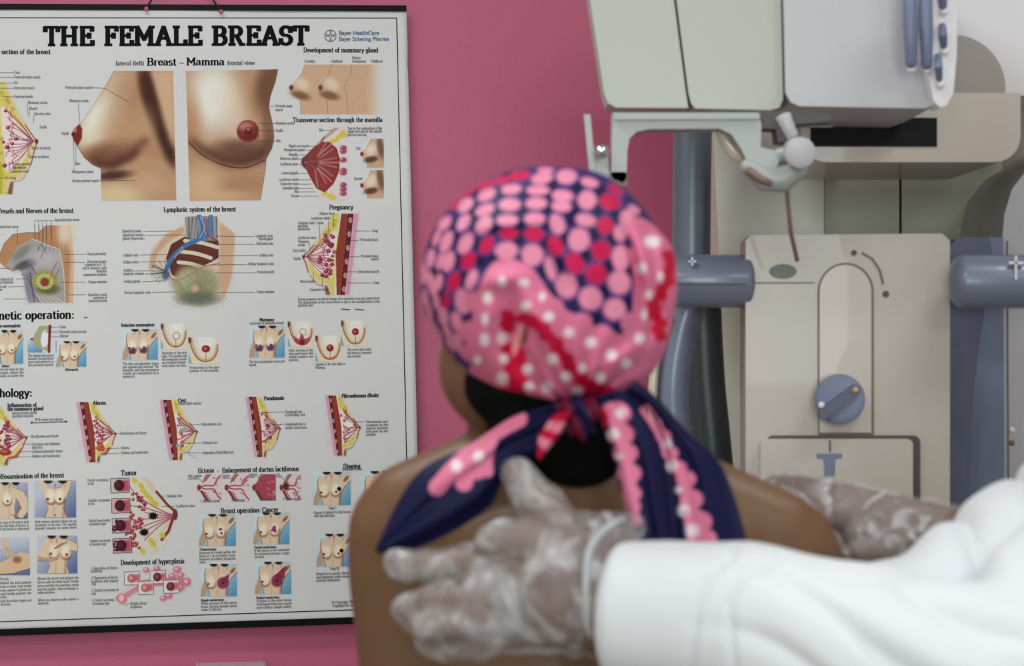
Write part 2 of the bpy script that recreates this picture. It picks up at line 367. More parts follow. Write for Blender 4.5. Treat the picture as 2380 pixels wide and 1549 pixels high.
def torso(x0, y0, x1, y1, style='op', mark=None):
    W_, H_ = x1-x0, y1-y0; C = CV; C.clip = (x0, y0, x1, y1)
    def m(u, v): return (x0+W_*u, y0+H_*v)
    bgA, bgB = ((176, 196, 204), (84, 142, 178)) if style == 'op' else ((172, 178, 192), (92, 106, 150))
    C.poly([m(0, 0), m(1, 0), m(1, 1), m(0, 1)], grad(bgA, bgB, m(.3, .2), m(.9, .95)))
    if style == 'op':
        sil = [m(.14, .14), m(.36, .1), m(.44, .02), m(.58, .02), m(.64, .08), m(.8, .1), m(1, .02), m(1, .24), m(.86, .42), m(.77, .6), m(.72, .8), m(.73, 1), m(.26, 1), m(.22, .75), m(.17, .6), m(.12, .4)]
        arm = [m(.17, .14), m(.1, .3), m(.11, .5), m(.02, .8), m(.0, 1), m(.12, 1), m(.2, .8), m(.22, .5)]
        C.poly(arm, (178, 146, 116)); C.poly(sil, SK)
    elif style == 'up':
        sil = [m(.1, 0), m(.24, 0), m(.4, .2), m(.6, .2), m(.76, 0), m(.9, 0), m(.82, .3), m(.72, .55), m(.7, .75), m(.78, 1), m(.26, 1), m(.33, .75), m(.3, .55), m(.2, .3)]
        C.poly(sil, SK)
    elif style == 'hip':
        sil = [m(-.1, .16), m(.2, .14), m(.3, 0), m(.46, 0), m(.6, .14), m(.88, .25), m(1, .45), m(1, .8), m(.85, .98), m(.6, .95), m(.82, .7), m(.66, .42), m(.62, .65), m(.64, 1), m(-.2, 1)]
        C.poly(sil, SK)
    elif style == 'cross':
        sil = [m(.2, .1), m(.45, .02), m(.6, .02), m(.78, .1), m(1, .22), m(1, .42), m(.8, .38), m(.78, .6), m(.74, .8), m(.8, 1), m(.24, 1), m(.32, .8), m(.28, .62), m(.02, .64), m(.02, .5), m(.12, .3)]
        C.poly(sil, SK)
    b = {'op': ((.29, .6), (.6, .58)), 'up': ((.4, .48), (.6, .48)), 'hip': ((.02, .5), (.42, .5)), 'cross': ((.42, .46), (.72, .48))}[style]
    r = W_*.13
    C.poly([m(.48, .15), m(.5, .15), m(.47, 1), m(.45, 1)], (168, 130, 100), .6, blur=1)
    for q in (.3, .68): C.poly([m(q, .1), m(q+.1, .12), m(q+.04, .22)], (168, 130, 100), .4, blur=1)
    for k, (u, v) in enumerate(b):
        x, y = m(u, v); C.ell(x, y+r*.2, r, r*1.0, (134, 92, 68), .9, soft=.25); C.ell(x-r*.05, y-r*.15, r*.93, r*1.0, (212, 196, 170), 1, soft=.3)
        C.ell(x-r*.1, y-r*.9, r*.8, r*.8, (214, 204, 184), .7, soft=.6)
        nx = x+(-r*.6 if k == 0 else r*.1); C.ell(nx, y+r*.12, r*.24, r*.24, (108, 56, 50), .95, soft=.4)
    C.poly([m(.7, .5), m(.76, .5), m(.73, 1), m(.66, 1)], (150, 106, 78), .5, blur=1)
    for u in ((.36, .66) if style != 'up' else (.33, .68)):
        C.ell(*m(u, -.0), W_*.1, H_*.08, (50, 40, 36), .95, soft=.35)
    C.line([m(.45, .03), m(.49, .16), m(.52, .03)], 1, (96, 66, 52), .8)
    if style == 'op':
        C.line([m(1, .24), m(.86, .42), m(.77, .6), m(.72, .8), m(.73, 1)], 1.1, (84, 62, 54), .9, smooth=16)
        C.line([m(.14, .14), m(.12, .4), m(.2, .72), m(.26, 1)], 1, (96, 70, 58), .8, smooth=12)
        C.ell(*m(.88, .2), W_*.1, H_*.05, (120, 84, 64), .8, -50, .5)
    else: C.line(sil[2:12], .8, (84, 62, 54), .7)
    if style == 'up': C.ell(*m(.5, .93), 2, 2, (96, 70, 54), .8)
    if style == 'hip':
        for k in range(3): C.line([m(.5+.03*k, .88), m(.72, .92+.03*k)], 1, (100, 80, 66), .7)
    if style == 'cross':
        C.poly([m(.02, .55), m(.35, .6), m(.55, .54), m(.52, .6), m(.35, .66), m(.04, .65)], (176, 146, 116), 1); C.line([m(.02, .66), m(.35, .68), m(.54, .6)], 1, (90, 66, 56), .8)
        C.poly([m(.4, .34), m(.6, .2), m(.78, .16), m(.6, .27), m(.46, .36)], (150, 122, 100), 1)
    x, y = m(*b[1])
    if mark == 'crescent':
        for (u, v) in b: C.poly([m(u-.12, v-.02), m(u-.06, v+.08), m(u, v-.02), m(u+.1, v+.03), m(u+.07, v+.2), m(u-.08, v+.2)], (92, 52, 96), .9, blur=1)
    if mark == 'small': C.ell(x-r*.1, y-r*.7, r*.4, r*.3, (140, 76, 130), 1)
    if mark == 'wedge': C.poly([(x-r*.9, y), (x-r*.4, y-r), (x+r*.1, y-r*1.2), (x+r*.3, y-r*.2), (x, y+r*.2)], (140, 66, 124), 1)
    if mark == 'simple': C.ell(x+r*.1, y, r*1.2, r*1.2, (140, 50, 88), .92); C.poly([(x-r*.8, y-r*.5), (x+r*1.5, y-r*1.9), (x+r*1.2, y)], (140, 50, 88), .92); C.ell(x+r*.1, y, r*.3, r*.3, (100, 30, 50), .9)
    if mark == 'radical': C.ell(x+r*.1, y, r*1.2, r*1.3, (140, 46, 76), .92); C.poly([(x-r*.6, y-r*.9), (x+r*1.2, y-r*2.6), (x+r*2, y-r*3.2), (x+r*1.6, y-r*.4)], (140, 46, 76), .92); C.ell(x+r*.1, y, r*.3, r*.3, (100, 26, 46), .9)
    if mark == 'tum': C.ell(x+r*.7, y-r*.5, r*.4, r*.4, (36, 24, 30), 1)
    C.clip = None
def closeup(x0, y0, x1, y1, kind):
    W_, H_ = x1-x0, y1-y0; C = CV; C.clip = (x0, y0, x1, y1)
    def m(u, v): return (x0+W_*u, y0+H_*v)
    C.poly([m(0, 0), m(1, 0), m(1, 1), m(0, 1)], grad((190, 186, 176), (206, 190, 160), m(.6, 0), m(.6, 1)))
    C.poly([m(0, .6), m(.12, 1), m(0, 1)], (110, 160, 186))
    C.line([m(.06, .0), m(.16, .45), m(.32, .78), m(.55, .9), m(.8, .82), m(.93, .55), m(.95, .3)], W_*.12, (186, 146, 110), .7, smooth=20)
    C.line([m(.02, .0), m(.12, .45), m(.32, .82), m(.55, .93), m(.8, .84), m(.94, .55), m(.96, .3)], 1.6, (112, 66, 50), .95, smooth=20)
    C.ell(*m(.02, .1), W_*.08, H_*.12, (100, 60, 48), .8, soft=.5)
    C.ell(*m(.6, .15), W_*.3, H_*.4, (206, 206, 198), .8, soft=.6)
    if kind == 'ring': C.ell(*m(.6, .48), W_*.14, H_*.14, (110, 80, 76), .9); C.ell(*m(.6, .48), W_*.12, H_*.12, (204, 198, 186), 1)
    if kind in ('nip', 'nip2'): C.ell(*m(.58, .48 if kind == 'nip2' else .44), W_*.14, H_*.14, (150, 48, 50), 1, soft=.15); C.ell(*m(.56, .43), W_*.05, H_*.05, (206, 120, 116), .8, soft=.5)
    if kind in ('ring', 'nip', 'nip2'): C.line([m(.58, .62), m(.58, .92)], 1.2, (96, 48, 40), .9)
    if kind == 'cres':
        C.ell(*m(.6, .42), W_*.14, H_*.14, (130, 110, 104), .9); C.ell(*m(.6, .42), W_*.12, H_*.12, (204, 198, 186), 1)
        C.poly([m(.2, .55), m(.45, .72), m(.55, .45), m(.68, .7), m(.92, .6), m(.75, .92), m(.55, .97), m(.35, .88)], (166, 62, 92), .95); C.ell(*m(.57, .82), W_*.1, H_*.1, (130, 36, 44), 1)
    if kind == 'nip2': C.line([m(.3, .8), m(.56, .92), m(.85, .78)], 2.5, (166, 80, 110), .8, smooth=8)
    C.clip = None
# --- the pictures
section(-60, 190, 88, 452, slant=0, kind='', seed=1)
CV.poly([(0, 372), (5, 384), (5, 450), (0, 450)], (176, 170, 40)); ill(-4, 185, 92, 452, 'printed cut section of the gland at the left edge')
def lateral():
    C = CV; C.clip = (160, 164, 410, 467)
    body = [(265, 165), (402, 165), (410, 466), (236, 466), (234, 391), (215, 383), (196, 366), (180, 340), (168, 312), (190, 285), (206, 262), (238, 212)]
    C.poly(body, (178, 138, 104), smooth=0)
    o = dict(only=True)
    C.poly([(262, 160), (320, 160), (300, 240), (240, 330), (180, 340), (186, 290), (238, 212)], (198, 172, 140), .9, blur=9, **o)
    C.ell(232, 280, 40, 62, (206, 204, 188), .9, 32, .7, **o)
    C.ell(300, 225, 40, 90, (166, 120, 90), .6, 20, .7, **o)
    C.poly([(325, 165), (345, 165), (372, 240), (396, 330), (410, 350), (410, 400), (380, 360), (345, 260)], (72, 44, 36), .95, blur=8, **o)
    C.ell(345, 215, 18, 60, (84, 50, 42), .85, -12, .6, **o)
    C.poly([(350, 163), (404, 163), (408, 345), (385, 290)], (196, 160, 128), .9, blur=6, **o)
    C.poly([(200, 360), (250, 372), (300, 350), (330, 320), (350, 322), (310, 370), (262, 396), (226, 390)], (92, 56, 46), .95, blur=8, **o)
    C.ell(260, 352, 62, 24, (110, 66, 50), .8, -12, .7, **o)
    C.ell(350, 350, 26, 16, (176, 120, 92), .6, 20, .7, **o)
    C.ell(290, 300, 60, 40, (182, 142, 104), .7, -30, .8, **o)
    C.ell(270, 455, 60, 26, (200, 184, 140), .8, 0, .7, **o); C.ell(345, 425, 40, 22, (190, 150, 118), .8, 15, .7, **o)
    C.ell(262, 408, 40, 10, (70, 42, 36), .8, -6, .7, **o)
    C.poly([(167, 312), (174, 298), (185, 288), (191, 300), (190, 322), (180, 340), (172, 328)], (128, 50, 44), 1, blur=1)
    C.ell(174, 303, 5, 6, (200, 130, 130), .7, soft=.5); C.ell(170, 312, 4, 5, (96, 34, 34), .9, soft=.4)
    C.line([(265, 165), (238, 212), (206, 262), (188, 288)], .8, (120, 84, 64), .6); C.line([(180, 340), (196, 366), (215, 383), (234, 391)], 1, (70, 44, 38), .8)
    C.clip = None
lateral(); ill(160, 160, 414, 470, 'printed side view picture with brown shading')
def frontal():
    C = CV; C.clip = (430, 160, 650, 468); o = dict(only=True)
    body = [(432, 165), (646, 161), (640, 190), (628, 225), (625, 250), (634, 290), (637, 320), (632, 345), (619, 370), (616, 400), (605, 466), (441, 467)]
    C.poly(body, (176, 136, 104)); 
    C.ell(495, 225, 55, 80, (206, 206, 196), .95, 0, .7, **o); C.ell(545, 270, 30, 60, (204, 186, 164), .6, -20, .8, **o)
    C.ell(625, 200, 30, 60, (110, 76, 58), .85, 10, .6, **o); C.ell(440, 290, 26, 70, (178, 120, 82), .6, 0, .7, **o)
    C.poly([(440, 330), (470, 360), (520, 386), (570, 390), (615, 374), (632, 345), (640, 320), (640, 300), (600, 350), (540, 360), (480, 345), (440, 315)], (92, 58, 46), .85, blur=9, **o)
    C.ell(560, 345, 60, 20, (100, 62, 52), .7, 0, .7, **o)
    C.line([(438, 330), (470, 360), (520, 384), (570, 390), (617, 372)], 2.4, (74, 46, 38), .8, smooth=20)
    C.ell(470, 430, 40, 40, (198, 164, 126), .8, 0, .8, **o); C.ell(570, 430, 50, 24, (168, 124, 92), .8, -8, .7, **o); C.ell(520, 455, 60, 12, (196, 160, 122), .7, 0, .7, **o)
    C.ell(624, 290, 14, 60, (124, 84, 64), .7, 0, .7, **o)
    C.ell(576, 305, 25.5, 25.5, (132, 58, 46), 1, 0, .08); C.ell(570, 293, 16, 9, (196, 140, 124), .7, -10, .7); C.ell(577, 304, 7, 8, (104, 34, 34), .9, 0, .5); C.ell(577, 301, 4, 4, (190, 120, 108), .8, 0, .5)
    C.ell(584, 318, 16, 7, (96, 36, 34), .5, 0, .7)
    C.line([(646, 161), (640, 190), (628, 225), (625, 250), (634, 290), (637, 320), (632, 345), (619, 370), (616, 400), (605, 466)], 1, (84, 60, 50), .6, smooth=30)
    C.clip = None
frontal(); ill(428, 157, 652, 470, 'printed front view picture with brown shading')
def profiles():      # four plain skin-toned profile silhouettes
    C = CV; C.clip = (668, 148, 890, 266)
    for pts in ([(708, 150), (702, 170), (690, 185), (672, 204), (680, 220), (698, 231), (699, 266), (775, 266), (775, 150)],
                [(770, 150), (764, 172), (752, 188), (740, 204), (748, 220), (760, 230), (762, 266), (825, 266), (825, 150)],
                [(818, 150), (815, 175), (806, 190), (799, 203), (805, 215), (806, 235), (809, 266), (860, 266), (860, 150)],
                [(860, 150), (855, 185), (850, 205), (852, 235), (855, 266), (886, 266), (886, 150)]):
        x = pts[0][0]
        if x < 850: C.poly(pts, (190, 154, 124)); C.line(pts[:7], 1, (120, 84, 66), .6)
        else: C.poly(pts, grad((196, 160, 130), (188, 188, 184), (858, 200), (884, 200)))
        if x < 800:
            y = 205; C.ell(pts[3][0]+30, 195, 18, 12, (206, 192, 172), .7, 30, .7); C.ell(pts[3][0]+26, 222, 22, 9, (120, 80, 60), .8, 15, .6); C.ell(pts[3][0]+5, 204, 5, 6, (90, 56, 52), .8, 0, .4)
    C.clip = None
profiles(); ill(666, 144, 892, 268, 'printed row of four profile silhouettes')
def transverse():
    C = CV; C.clip = (698, 296, 808, 464)
    C.poly([(790, 297), (808, 297), (808, 464), (748, 464), (730, 440), (712, 400), (700, 380), (704, 365), (720, 350), (745, 328)], (192, 186, 184))
    C.poly([(775, 297), (790, 297), (720, 352), (740, 330)], (170, 140, 124), .9, blur=1)
    for x, y in ((796, 308), (788, 318), (780, 326), (800, 315), (770, 330), (755, 450), (766, 455), (775, 460)): C.ell(x, y, 8, 5, (200, 178, 62), .95, -35, .3)
    C.poly([(748, 330), (765, 330), (783, 345), (790, 370), (788, 400), (775, 428), (755, 448), (735, 438), (722, 415), (712, 395), (702, 378), (712, 360), (728, 344)], (146, 60, 52))
    for k in range(7):
        a = math.radians(-62+k*21); C.line([(722, 377), (722+66*math.cos(a), 377+66*math.sin(a))], 4 if k % 2 else 3, (182, 110, 112) if k % 2 else (156, 56, 84), .9)
        C.line([(730, 377), (722+60*math.cos(a+.18), 377+60*math.sin(a+.18))], 5, (164, 140, 140), .5)
    C.ell(722, 377, 19, 20, (136, 62, 60), 1, 0, .15); C.ell(709, 377, 9, 12, (112, 50, 62), .9, 0, .3)
    for k in range(9): C.line([(708, 377), (722+18*math.cos(k), 377+18*math.sin(k))], .8, (190, 130, 120), .6)
    for y in (344, 352, 372, 396, 402, 430, 440, 450): C.ell(798, y, 8, 6, (158, 66, 100), .95, 0, .3); C.ell(794, y-2, 3, 2, (200, 130, 150), .8, 0, .4)
    C.clip = None
transverse(); ill(696, 294, 810, 465, 'printed transverse section in red and pink')
for y0, y1 in ((323, 390), (396, 461)):
    CV.clip = (836, y0, 892, y1)
    CV.poly([(862, y0), (891, y0), (892, y1), (853, y1), (852, y0+50), (842, y0+42), (838, y0+35), (850, y0+22)], (184, 150, 122)); CV.ell(862, y0+25, 12, 16, (206, 196, 176), .8, 30, .7)
    CV.ell(862, y0+48, 16, 7, (96, 64, 52), .9, -10, .5); CV.ell(885, y0+20, 8, 26, (110, 78, 62), .8, -10, .6); CV.ell(841, y0+35, 4, 5, (120, 56, 50), .9, 0, .4); CV.clip = None
    ill(834, y0-1, 894, y1+1, 'printed small side view picture, %s of the pair' % ('upper' if y0 < 350 else 'lower'))
def vessels():
    C = CV; C.clip = (-4, 522, 176, 706)
    C.poly([(-4, 600), (10, 566), (30, 545), (60, 541), (90, 541), (108, 524), (165, 524), (172, 600), (170, 704), (68, 704), (52, 640), (44, 626), (30, 632), (12, 622), (-4, 606)], (176, 126, 88), smooth=0)
    C.ell(150, 540, 16, 30, (204, 188, 166), .9, 0, .7); C.poly([(156, 524), (176, 524), (176, 704), (160, 704), (164, 600)], (196, 182, 160), .7, blur=3)
    C.poly([(14, 618), (40, 575), (74, 555), (110, 570), (138, 580), (147, 620), (152, 704), (66, 704), (52, 640), (44, 622), (26, 628)], (150, 148, 146))
    C.ell(50, 588, 26, 10, (120, 124, 118), .8, -40, .5); C.ell(60, 615, 26, 10, (76, 78, 82), .8, -20, .5); C.ell(70, 660, 12, 40, (122, 116, 130), .8, 0, .6); C.ell(105, 600, 35, 22, (168, 164, 166), .8, 0, .6)
    C.ell(105, 655, 30, 27, (152, 150, 78), 1, 0, .15); C.ell(112, 672, 26, 12, (96, 96, 56), .8, 0, .5)
    for k in range(14):
        a = k*2*PI/14; C.line([(104, 655), (104+24*math.cos(a), 655+22*math.sin(a))], 1, (90, 110, 90), .9)
        C.ell(104+16*math.cos(a+.2), 655+15*math.sin(a+.2), 5, 4, (186, 182, 100), .8, 0, .4)
    C.ell(104, 656, 9, 9, (150, 60, 54), 1, 0, .2); C.line([(36, 624), (60, 610), (80, 630)], 1.4, (110, 60, 70), .8)
    C.line([(70, 635), (74, 665), (80, 702)], 3, (94, 76, 120), .9, smooth=8); C.line([(72, 665), (62, 640), (50, 638)], 1.6, (94, 70, 120), .9); C.line([(76, 680), (90, 702)], 2, (94, 76, 120), .9)
    for x, y in ((72, 614), (100, 560), (96, 566), (106, 575), (120, 640), (132, 610), (138, 625)): C.line([(x, y), (x+12*(1 if x < 100 else -1), y+24)], 1.6, (124, 70, 84), .8)
    for k in range(8): C.line([(90+9*k, 565), (88+9*k, 585)], 1.2, (104, 112, 84), .8)
    for x in (82, 92, 101, 109, 119): C.line([(x-1, 524), (x, 556)], .8, (80, 80, 84), .8)
    C.line([(74, 555), (110, 570), (138, 580), (148, 630), (152, 704)], 1.4, (206, 200, 170), .9)
    for k in range(5): C.line([(88+10*k, 690), (100+12*k, 704)], 2.2, (200, 200, 196), .5)
    C.line([(-4, 600), (10, 566), (30, 545), (60, 541), (90, 541), (108, 524)], 1.2, (96, 66, 50), .7)
    C.clip = None
vessels(); ill(-4, 511, 178, 707, 'printed shoulder and vessels picture')
def lymph():
    C = CV; C.clip = (340, 500, 546, 718)
    C.poly([(430, 502), (508, 502), (512, 520), (548, 545), (540, 600), (536, 660), (515, 700), (470, 716), (410, 708), (404, 670), (388, 640), (345, 620), (352, 575), (385, 545), (425, 525)], (190, 176, 156), 1, blur=1)
    C.poly([(345, 625), (352, 590), (385, 545), (425, 527), (430, 540), (395, 560), (366, 590), (358, 630)], (186, 146, 116), .9, blur=2)
    C.poly([(510, 515), (548, 545), (540, 640), (520, 700), (508, 640), (512, 560)], (190, 150, 118), .9, blur=3)
    C.poly([(386, 600), (398, 568), (430, 550), (508, 560), (508, 600), (470, 620), (430, 650), (400, 640)], (104, 60, 52))
    for a, b in (((430, 560), (505, 575)), ((420, 585), (490, 600)), ((415, 610), (470, 622))):
        C.line([a, ((a[0]+b[0])/2, (a[1]+b[1])/2-3), b], 9, (196, 190, 166), .95, smooth=6); C.line([(a[0], a[1]+8), (b[0], b[1]+8)], 5, (116, 64, 54), .9)
    C.poly([(430, 505), (455, 503), (505, 503), (505, 560), (470, 560), (440, 560), (432, 540)], (130, 126, 130), .95)
    for k in range(16): C.line([(434+4.6*k, 506), (430+5*k+rng.uniform(-6, 6), 556)], 1.2, (60, 62, 70) if k % 2 else (176, 170, 168), .8)
    C.line([(463, 502), (472, 530), (462, 556), (430, 572), (400, 600), (386, 628)], 10, (60, 112, 170), 1, smooth=24); C.line([(490, 502), (488, 540), (474, 556)], 9, (70, 120, 176), 1, smooth=10)
    C.line([(466, 504), (475, 530), (464, 553)], 2.2, (150, 186, 212), .8, smooth=10); C.line([(480, 510), (482, 545), (505, 560)], 3, (160, 60, 56), .9, smooth=10)
    C.line([(425, 575), (405, 600)], 3.5, (190, 130, 120), .8)
    C.ell(458, 660, 52, 42, (150, 146, 108), .95, 0, .25); C.ell(462, 695, 46, 16, (96, 108, 96), .8, 0, .6); C.ell(430, 650, 20, 26, (176, 172, 132), .7, 0, .7)
    for k in range(34):
        a = k*2*PI/34+.1; r0 = 12; r1 = 40+rng.uniform(-6, 12); C.line([(453+r0*math.cos(a), 671+r0*math.sin(a)), (453+r1*.6*math.cos(a+.15), 671+r1*.5*math.sin(a+.15)), (453+r1*math.cos(a), 668+r1*.9*math.sin(a))], .9, (92, 100, 70), .8)
    C.ell(453, 671, 9, 9, (176, 142, 120), 1, 0, .2); C.ell(453, 671, 4, 4, (190, 160, 140), 1, 0, .4)
    C.line([(386, 628), (405, 652), (440, 640), (470, 622), (510, 612)], 3, (170, 120, 96), .9, smooth=14)
    for k in range(16): a = math.radians(120+rng.uniform(-10, 150)); C.line([(386, 632), (386+36*math.cos(a), 632+30*math.sin(a))], 1, (76, 66, 70), .8)
    C.ell(386, 640, 8, 12, (70, 90, 120), .9, 20, .5)
    for k in range(8): C.line([(390+3*k, 648), (404+6*k, 700)], .9, (100, 104, 92), .7)
    C.clip = None
lymph(); ill(338, 498, 548, 720, 'printed lymph system picture with blue vessel')
section(703, 497, 838, 686, flip=True, slant=.13, kind='preg', seed=4); ill(698, 494, 846, 690, 'printed cut section with dark red lobules')
torso(-14, 768, 54, 846); ill(-4, 766, 56, 848, 'printed small torso, first of the operation row')
def implant():
    C = CV; C.clip = (64, 756, 132, 820)
    C.poly([(64, 790), (80, 770), (100, 820), (64, 820)], grad((186, 192, 196), (84, 142, 178), (70, 785), (80, 820)))
    C.poly([(92, 758), (120, 757), (116, 818), (98, 812), (82, 806), (74, 790), (84, 770)], (160, 156, 120)); C.ell(104, 788, 9, 20, (196, 204, 214), 1, 5, .15); C.line([(116, 757), (114, 818)], 6, (130, 58, 52), 1); C.ell(74, 789, 3, 3, (130, 60, 60))
    for k in range(12): C.line([(120, 760+4*k), (128, 766+4*k)], 1.5, (200, 160, 180), .5)
    C.clip = None
implant(); ill(62, 755, 132, 821, 'printed implant section picture')
torso(130, 794, 201, 853); ill(129, 792, 203, 855, 'printed small torso beside the implant section')
torso(284, 766, 367, 837, mark='crescent'); ill(283, 764, 369, 838, 'printed torso with purple marks, left of two')
for b_, k_ in (((374, 753, 434, 811), 'ring'), ((438, 785, 508, 845), 'nip'), ((669, 748, 727, 806), 'cres'), ((733, 781, 792, 840), 'nip2'), ((793, 746, 850, 804), 'nip')):
    closeup(*b_, k_); ill(b_[0]-1, b_[1]-1, b_[2]+1, b_[3]+1, None)
torso(579, 758, 662, 832, mark='crescent'); ill(577, 756, 664, 834, 'printed torso with purple marks, right of two')
section(-50, 946, 63, 1082, slant=0, kind='infl', seed=5); ill(-4, 944, 68, 1084, 'printed inflamed gland section at the left edge')
for b_, k_, sd, lb in (((174, 935, 270, 1075), 'abs', 6, 'printed gland section with orange abscess'), ((368, 930, 459, 1070), 'cyst', 7, 'printed gland section with green cysts'),
                       ((568, 923, 652, 1063), 'pseudo', 8, 'printed gland section with dark nodes'), ((753, 920, 838, 1060), 'node', 9, 'printed gland section with white node')):
    section(*b_, slant=.22, kind=k_, seed=sd); ill(b_[0]-8, b_[1]-2, b_[2]+3, b_[3]+2, lb)
torso(-18, 1122, 65, 1207, 'hip'); ill(-4, 1120, 67, 1208, 'printed torso with hand on hip')
torso(80, 1118, 177, 1204, 'up'); ill(79, 1116, 179, 1206, 'printed torso with raised arms')
def lying():
    C = CV; C.clip = (-4, 1250, 70, 1338)
    C.poly([(-4, 1250), (68, 1250), (70, 1338), (-4, 1338)], grad((172, 178, 192), (92, 106, 150), (40, 1260), (60, 1335)))
    C.poly([(-4, 1310), (20, 1300), (35, 1290), (48, 1284), (70, 1288), (70, 1322), (30, 1334), (-4, 1336)], (200, 170, 134)); C.ell(40, 1302, 10, 8, (140, 92, 66), .8, 0, .5)
    C.poly([(4, 1250), (20, 1250), (20, 1270), (32, 1290), (26, 1298), (10, 1292), (6, 1275)], (192, 172, 146)); 
    for k in range(3): C.line([(12+5*k, 1274), (16+6*k, 1296)], 1, (100, 76, 62), .7)
    C.line([(-4, 1336), (30, 1334), (70, 1322)], 1.2, (84, 60, 50), .8); C.clip = None
lying(); ill(-4, 1249, 72, 1340, 'printed lying figure examined by hand')
torso(86, 1246, 180, 1334, 'cross'); ill(85, 1244, 182, 1336, 'printed torso examined with crossed arm')
def tumor():
    C = CV; C.clip = (256, 1110, 414, 1290)
    C.poly([(300, 1114), (346, 1112), (412, 1190), (408, 1208), (372, 1285), (320, 1285), (300, 1270), (300, 1200)], (194, 188, 172), 1, blur=1)
    C.poly([(330, 1112), (346, 1112), (366, 1143), (360, 1150)], (196, 176, 156), 1); C.poly([(358, 1260), (372, 1285), (352, 1285), (388, 1210), (400, 1215)], (196, 176, 156), .8)
    C.line([(364, 1144), (390, 1175), (408, 1190)], 6, (138, 66, 62), 1); C.line([(376, 1255), (392, 1235), (402, 1205)], 7, (138, 66, 62), 1)
    for x, y in ((313, 1117), (328, 1130), (334, 1142), (342, 1152), (350, 1160), (357, 1170), (352, 1258), (356, 1265), (378, 1245), (332, 1282), (362, 1172)): C.ell(x, y, 8, 6, (190, 180, 66), .95, 40, .3)
    for k in range(7): C.line([(408, 1200), (372, 1186+6*k), (330+rng.uniform(-8, 8), 1160+16*k)], 2.4, (164, 76, 104), .9, smooth=10)
    for cx, cy in ((315, 1155), (325, 1165), (306, 1200), (330, 1180), (328, 1212), (310, 1225), (305, 1250), (316, 1268), (300, 1235), (322, 1220)):
        for q in range(6): x, y = cx+rng.uniform(-9, 9), cy+rng.uniform(-9, 9); C.ell(x, y, 3.6, 3.6, (150, 52, 66), .95, 0, .25); C.ell(x-1, y-1, 1.4, 1.2, (214, 150, 150), .9, 0, .4)
    for cx, cy in ((356, 1200), (335, 1238)):
        for k in range(12): a = k*2*PI/12; C.line([(cx, cy), (cx+11*math.cos(a), cy+9*math.sin(a))], 2, (36, 28, 36), 1)
        C.ell(cx, cy, 8, 7, (30, 24, 30), 1, 0, .2)
    C.ell(407, 1197, 6, 13, (120, 60, 66), 1, 0, .2)
    C.line([(300, 1130), (338, 1180)], 1.2, (40, 30, 36)); C.line([(303, 1176), (330, 1180)], 1.2, (40, 30, 36))
    for k, y in enumerate((1113, 1160, 1206, 1253)):
        x0 = 257+1.8*k; C.poly([(x0, y), (x0+43, y-1), (x0+44, y+32), (x0+1, y+34)], (196, 150, 160) if k % 2 else (186, 170, 170))
        C.poly([(x0+20, y+6), (x0+42, y+2), (x0+43, y+30), (x0+20, y+30)], (176, 70, 92), .9, blur=2); C.ell(x0+20, y+16, 12, 13, (84, 36, 46), 1, 0, .15); C.ell(x0+16, y+14, 6, 8, (110, 56, 66), .6, 0, .6)
        if k > 1: 
            for q in range(8): C.ell(x0+rng.uniform(2, 14), y+rng.uniform(4, 30), 3, 3, (90, 34, 50), .9)
        C.line([(x0, y), (x0+43, y-1), (x0+44, y+32), (x0+1, y+34), (x0, y)], 1.2, (40, 40, 46))
    C.clip = None
tumor(); ill(255, 1110, 415, 1290, 'printed tumor section with four framed details')
def hyper():
    C = CV; C.clip = (266, 1312, 444, 1414)
    C.line([(278, 1392), (330, 1358), (420, 1350)], 18, (192, 116, 132), .85); C.line([(285, 1380), (330, 1352)], 4, (210, 190, 194), .9)
    C.ell(284, 1393, 11, 13, (190, 120, 126), 1, -20, .2); C.ell(282, 1391, 6, 8, (206, 180, 176), 1, 0, .5)
    for x, y, r in ((340, 1326, 8), (365, 1322, 8), (412, 1325, 10), (400, 1340, 9), (420, 1338, 9), (434, 1354, 12), (418, 1366, 12), (400, 1370, 9), (392, 1385, 10), (380, 1392, 8), (372, 1352, 10)):
        C.ell(x, y, r, r*.85, (190, 104, 124), .9, 0, .35); C.ell(x-2, y-2, r*.4, r*.35, (214, 176, 184), .8, 0, .5)
    for (x0, y0), k in (((289, 1331), 0), ((349, 1328), 1), ((321, 1353), 0), ((380, 1350), 1)):
        C.poly([(x0, y0), (x0+36, y0-2), (x0+36, y0+29), (x0, y0+30)], (200, 194, 192)); C.poly([(x0+18, y0+6), (x0+35, y0+4), (x0+35, y0+20), (x0+18, y0+24)], (190, 84, 96), .9, blur=2)
        C.ell(x0+16, y0+14, 9, 10, (186, 90, 96) if not k else (100, 44, 56), 1, 0, .2); C.ell(x0+15, y0+13, 5, 6, (200, 150, 146) if not k else (140, 90, 96), .8, 0, .4)
        C.line([(x0, y0), (x0+36, y0-2), (x0+36, y0+29), (x0, y0+30), (x0, y0)], 1.1, (60, 60, 66))
    C.clip = None
hyper(); ill(265, 1311, 446, 1416, 'printed pink duct picture with four numbered details')
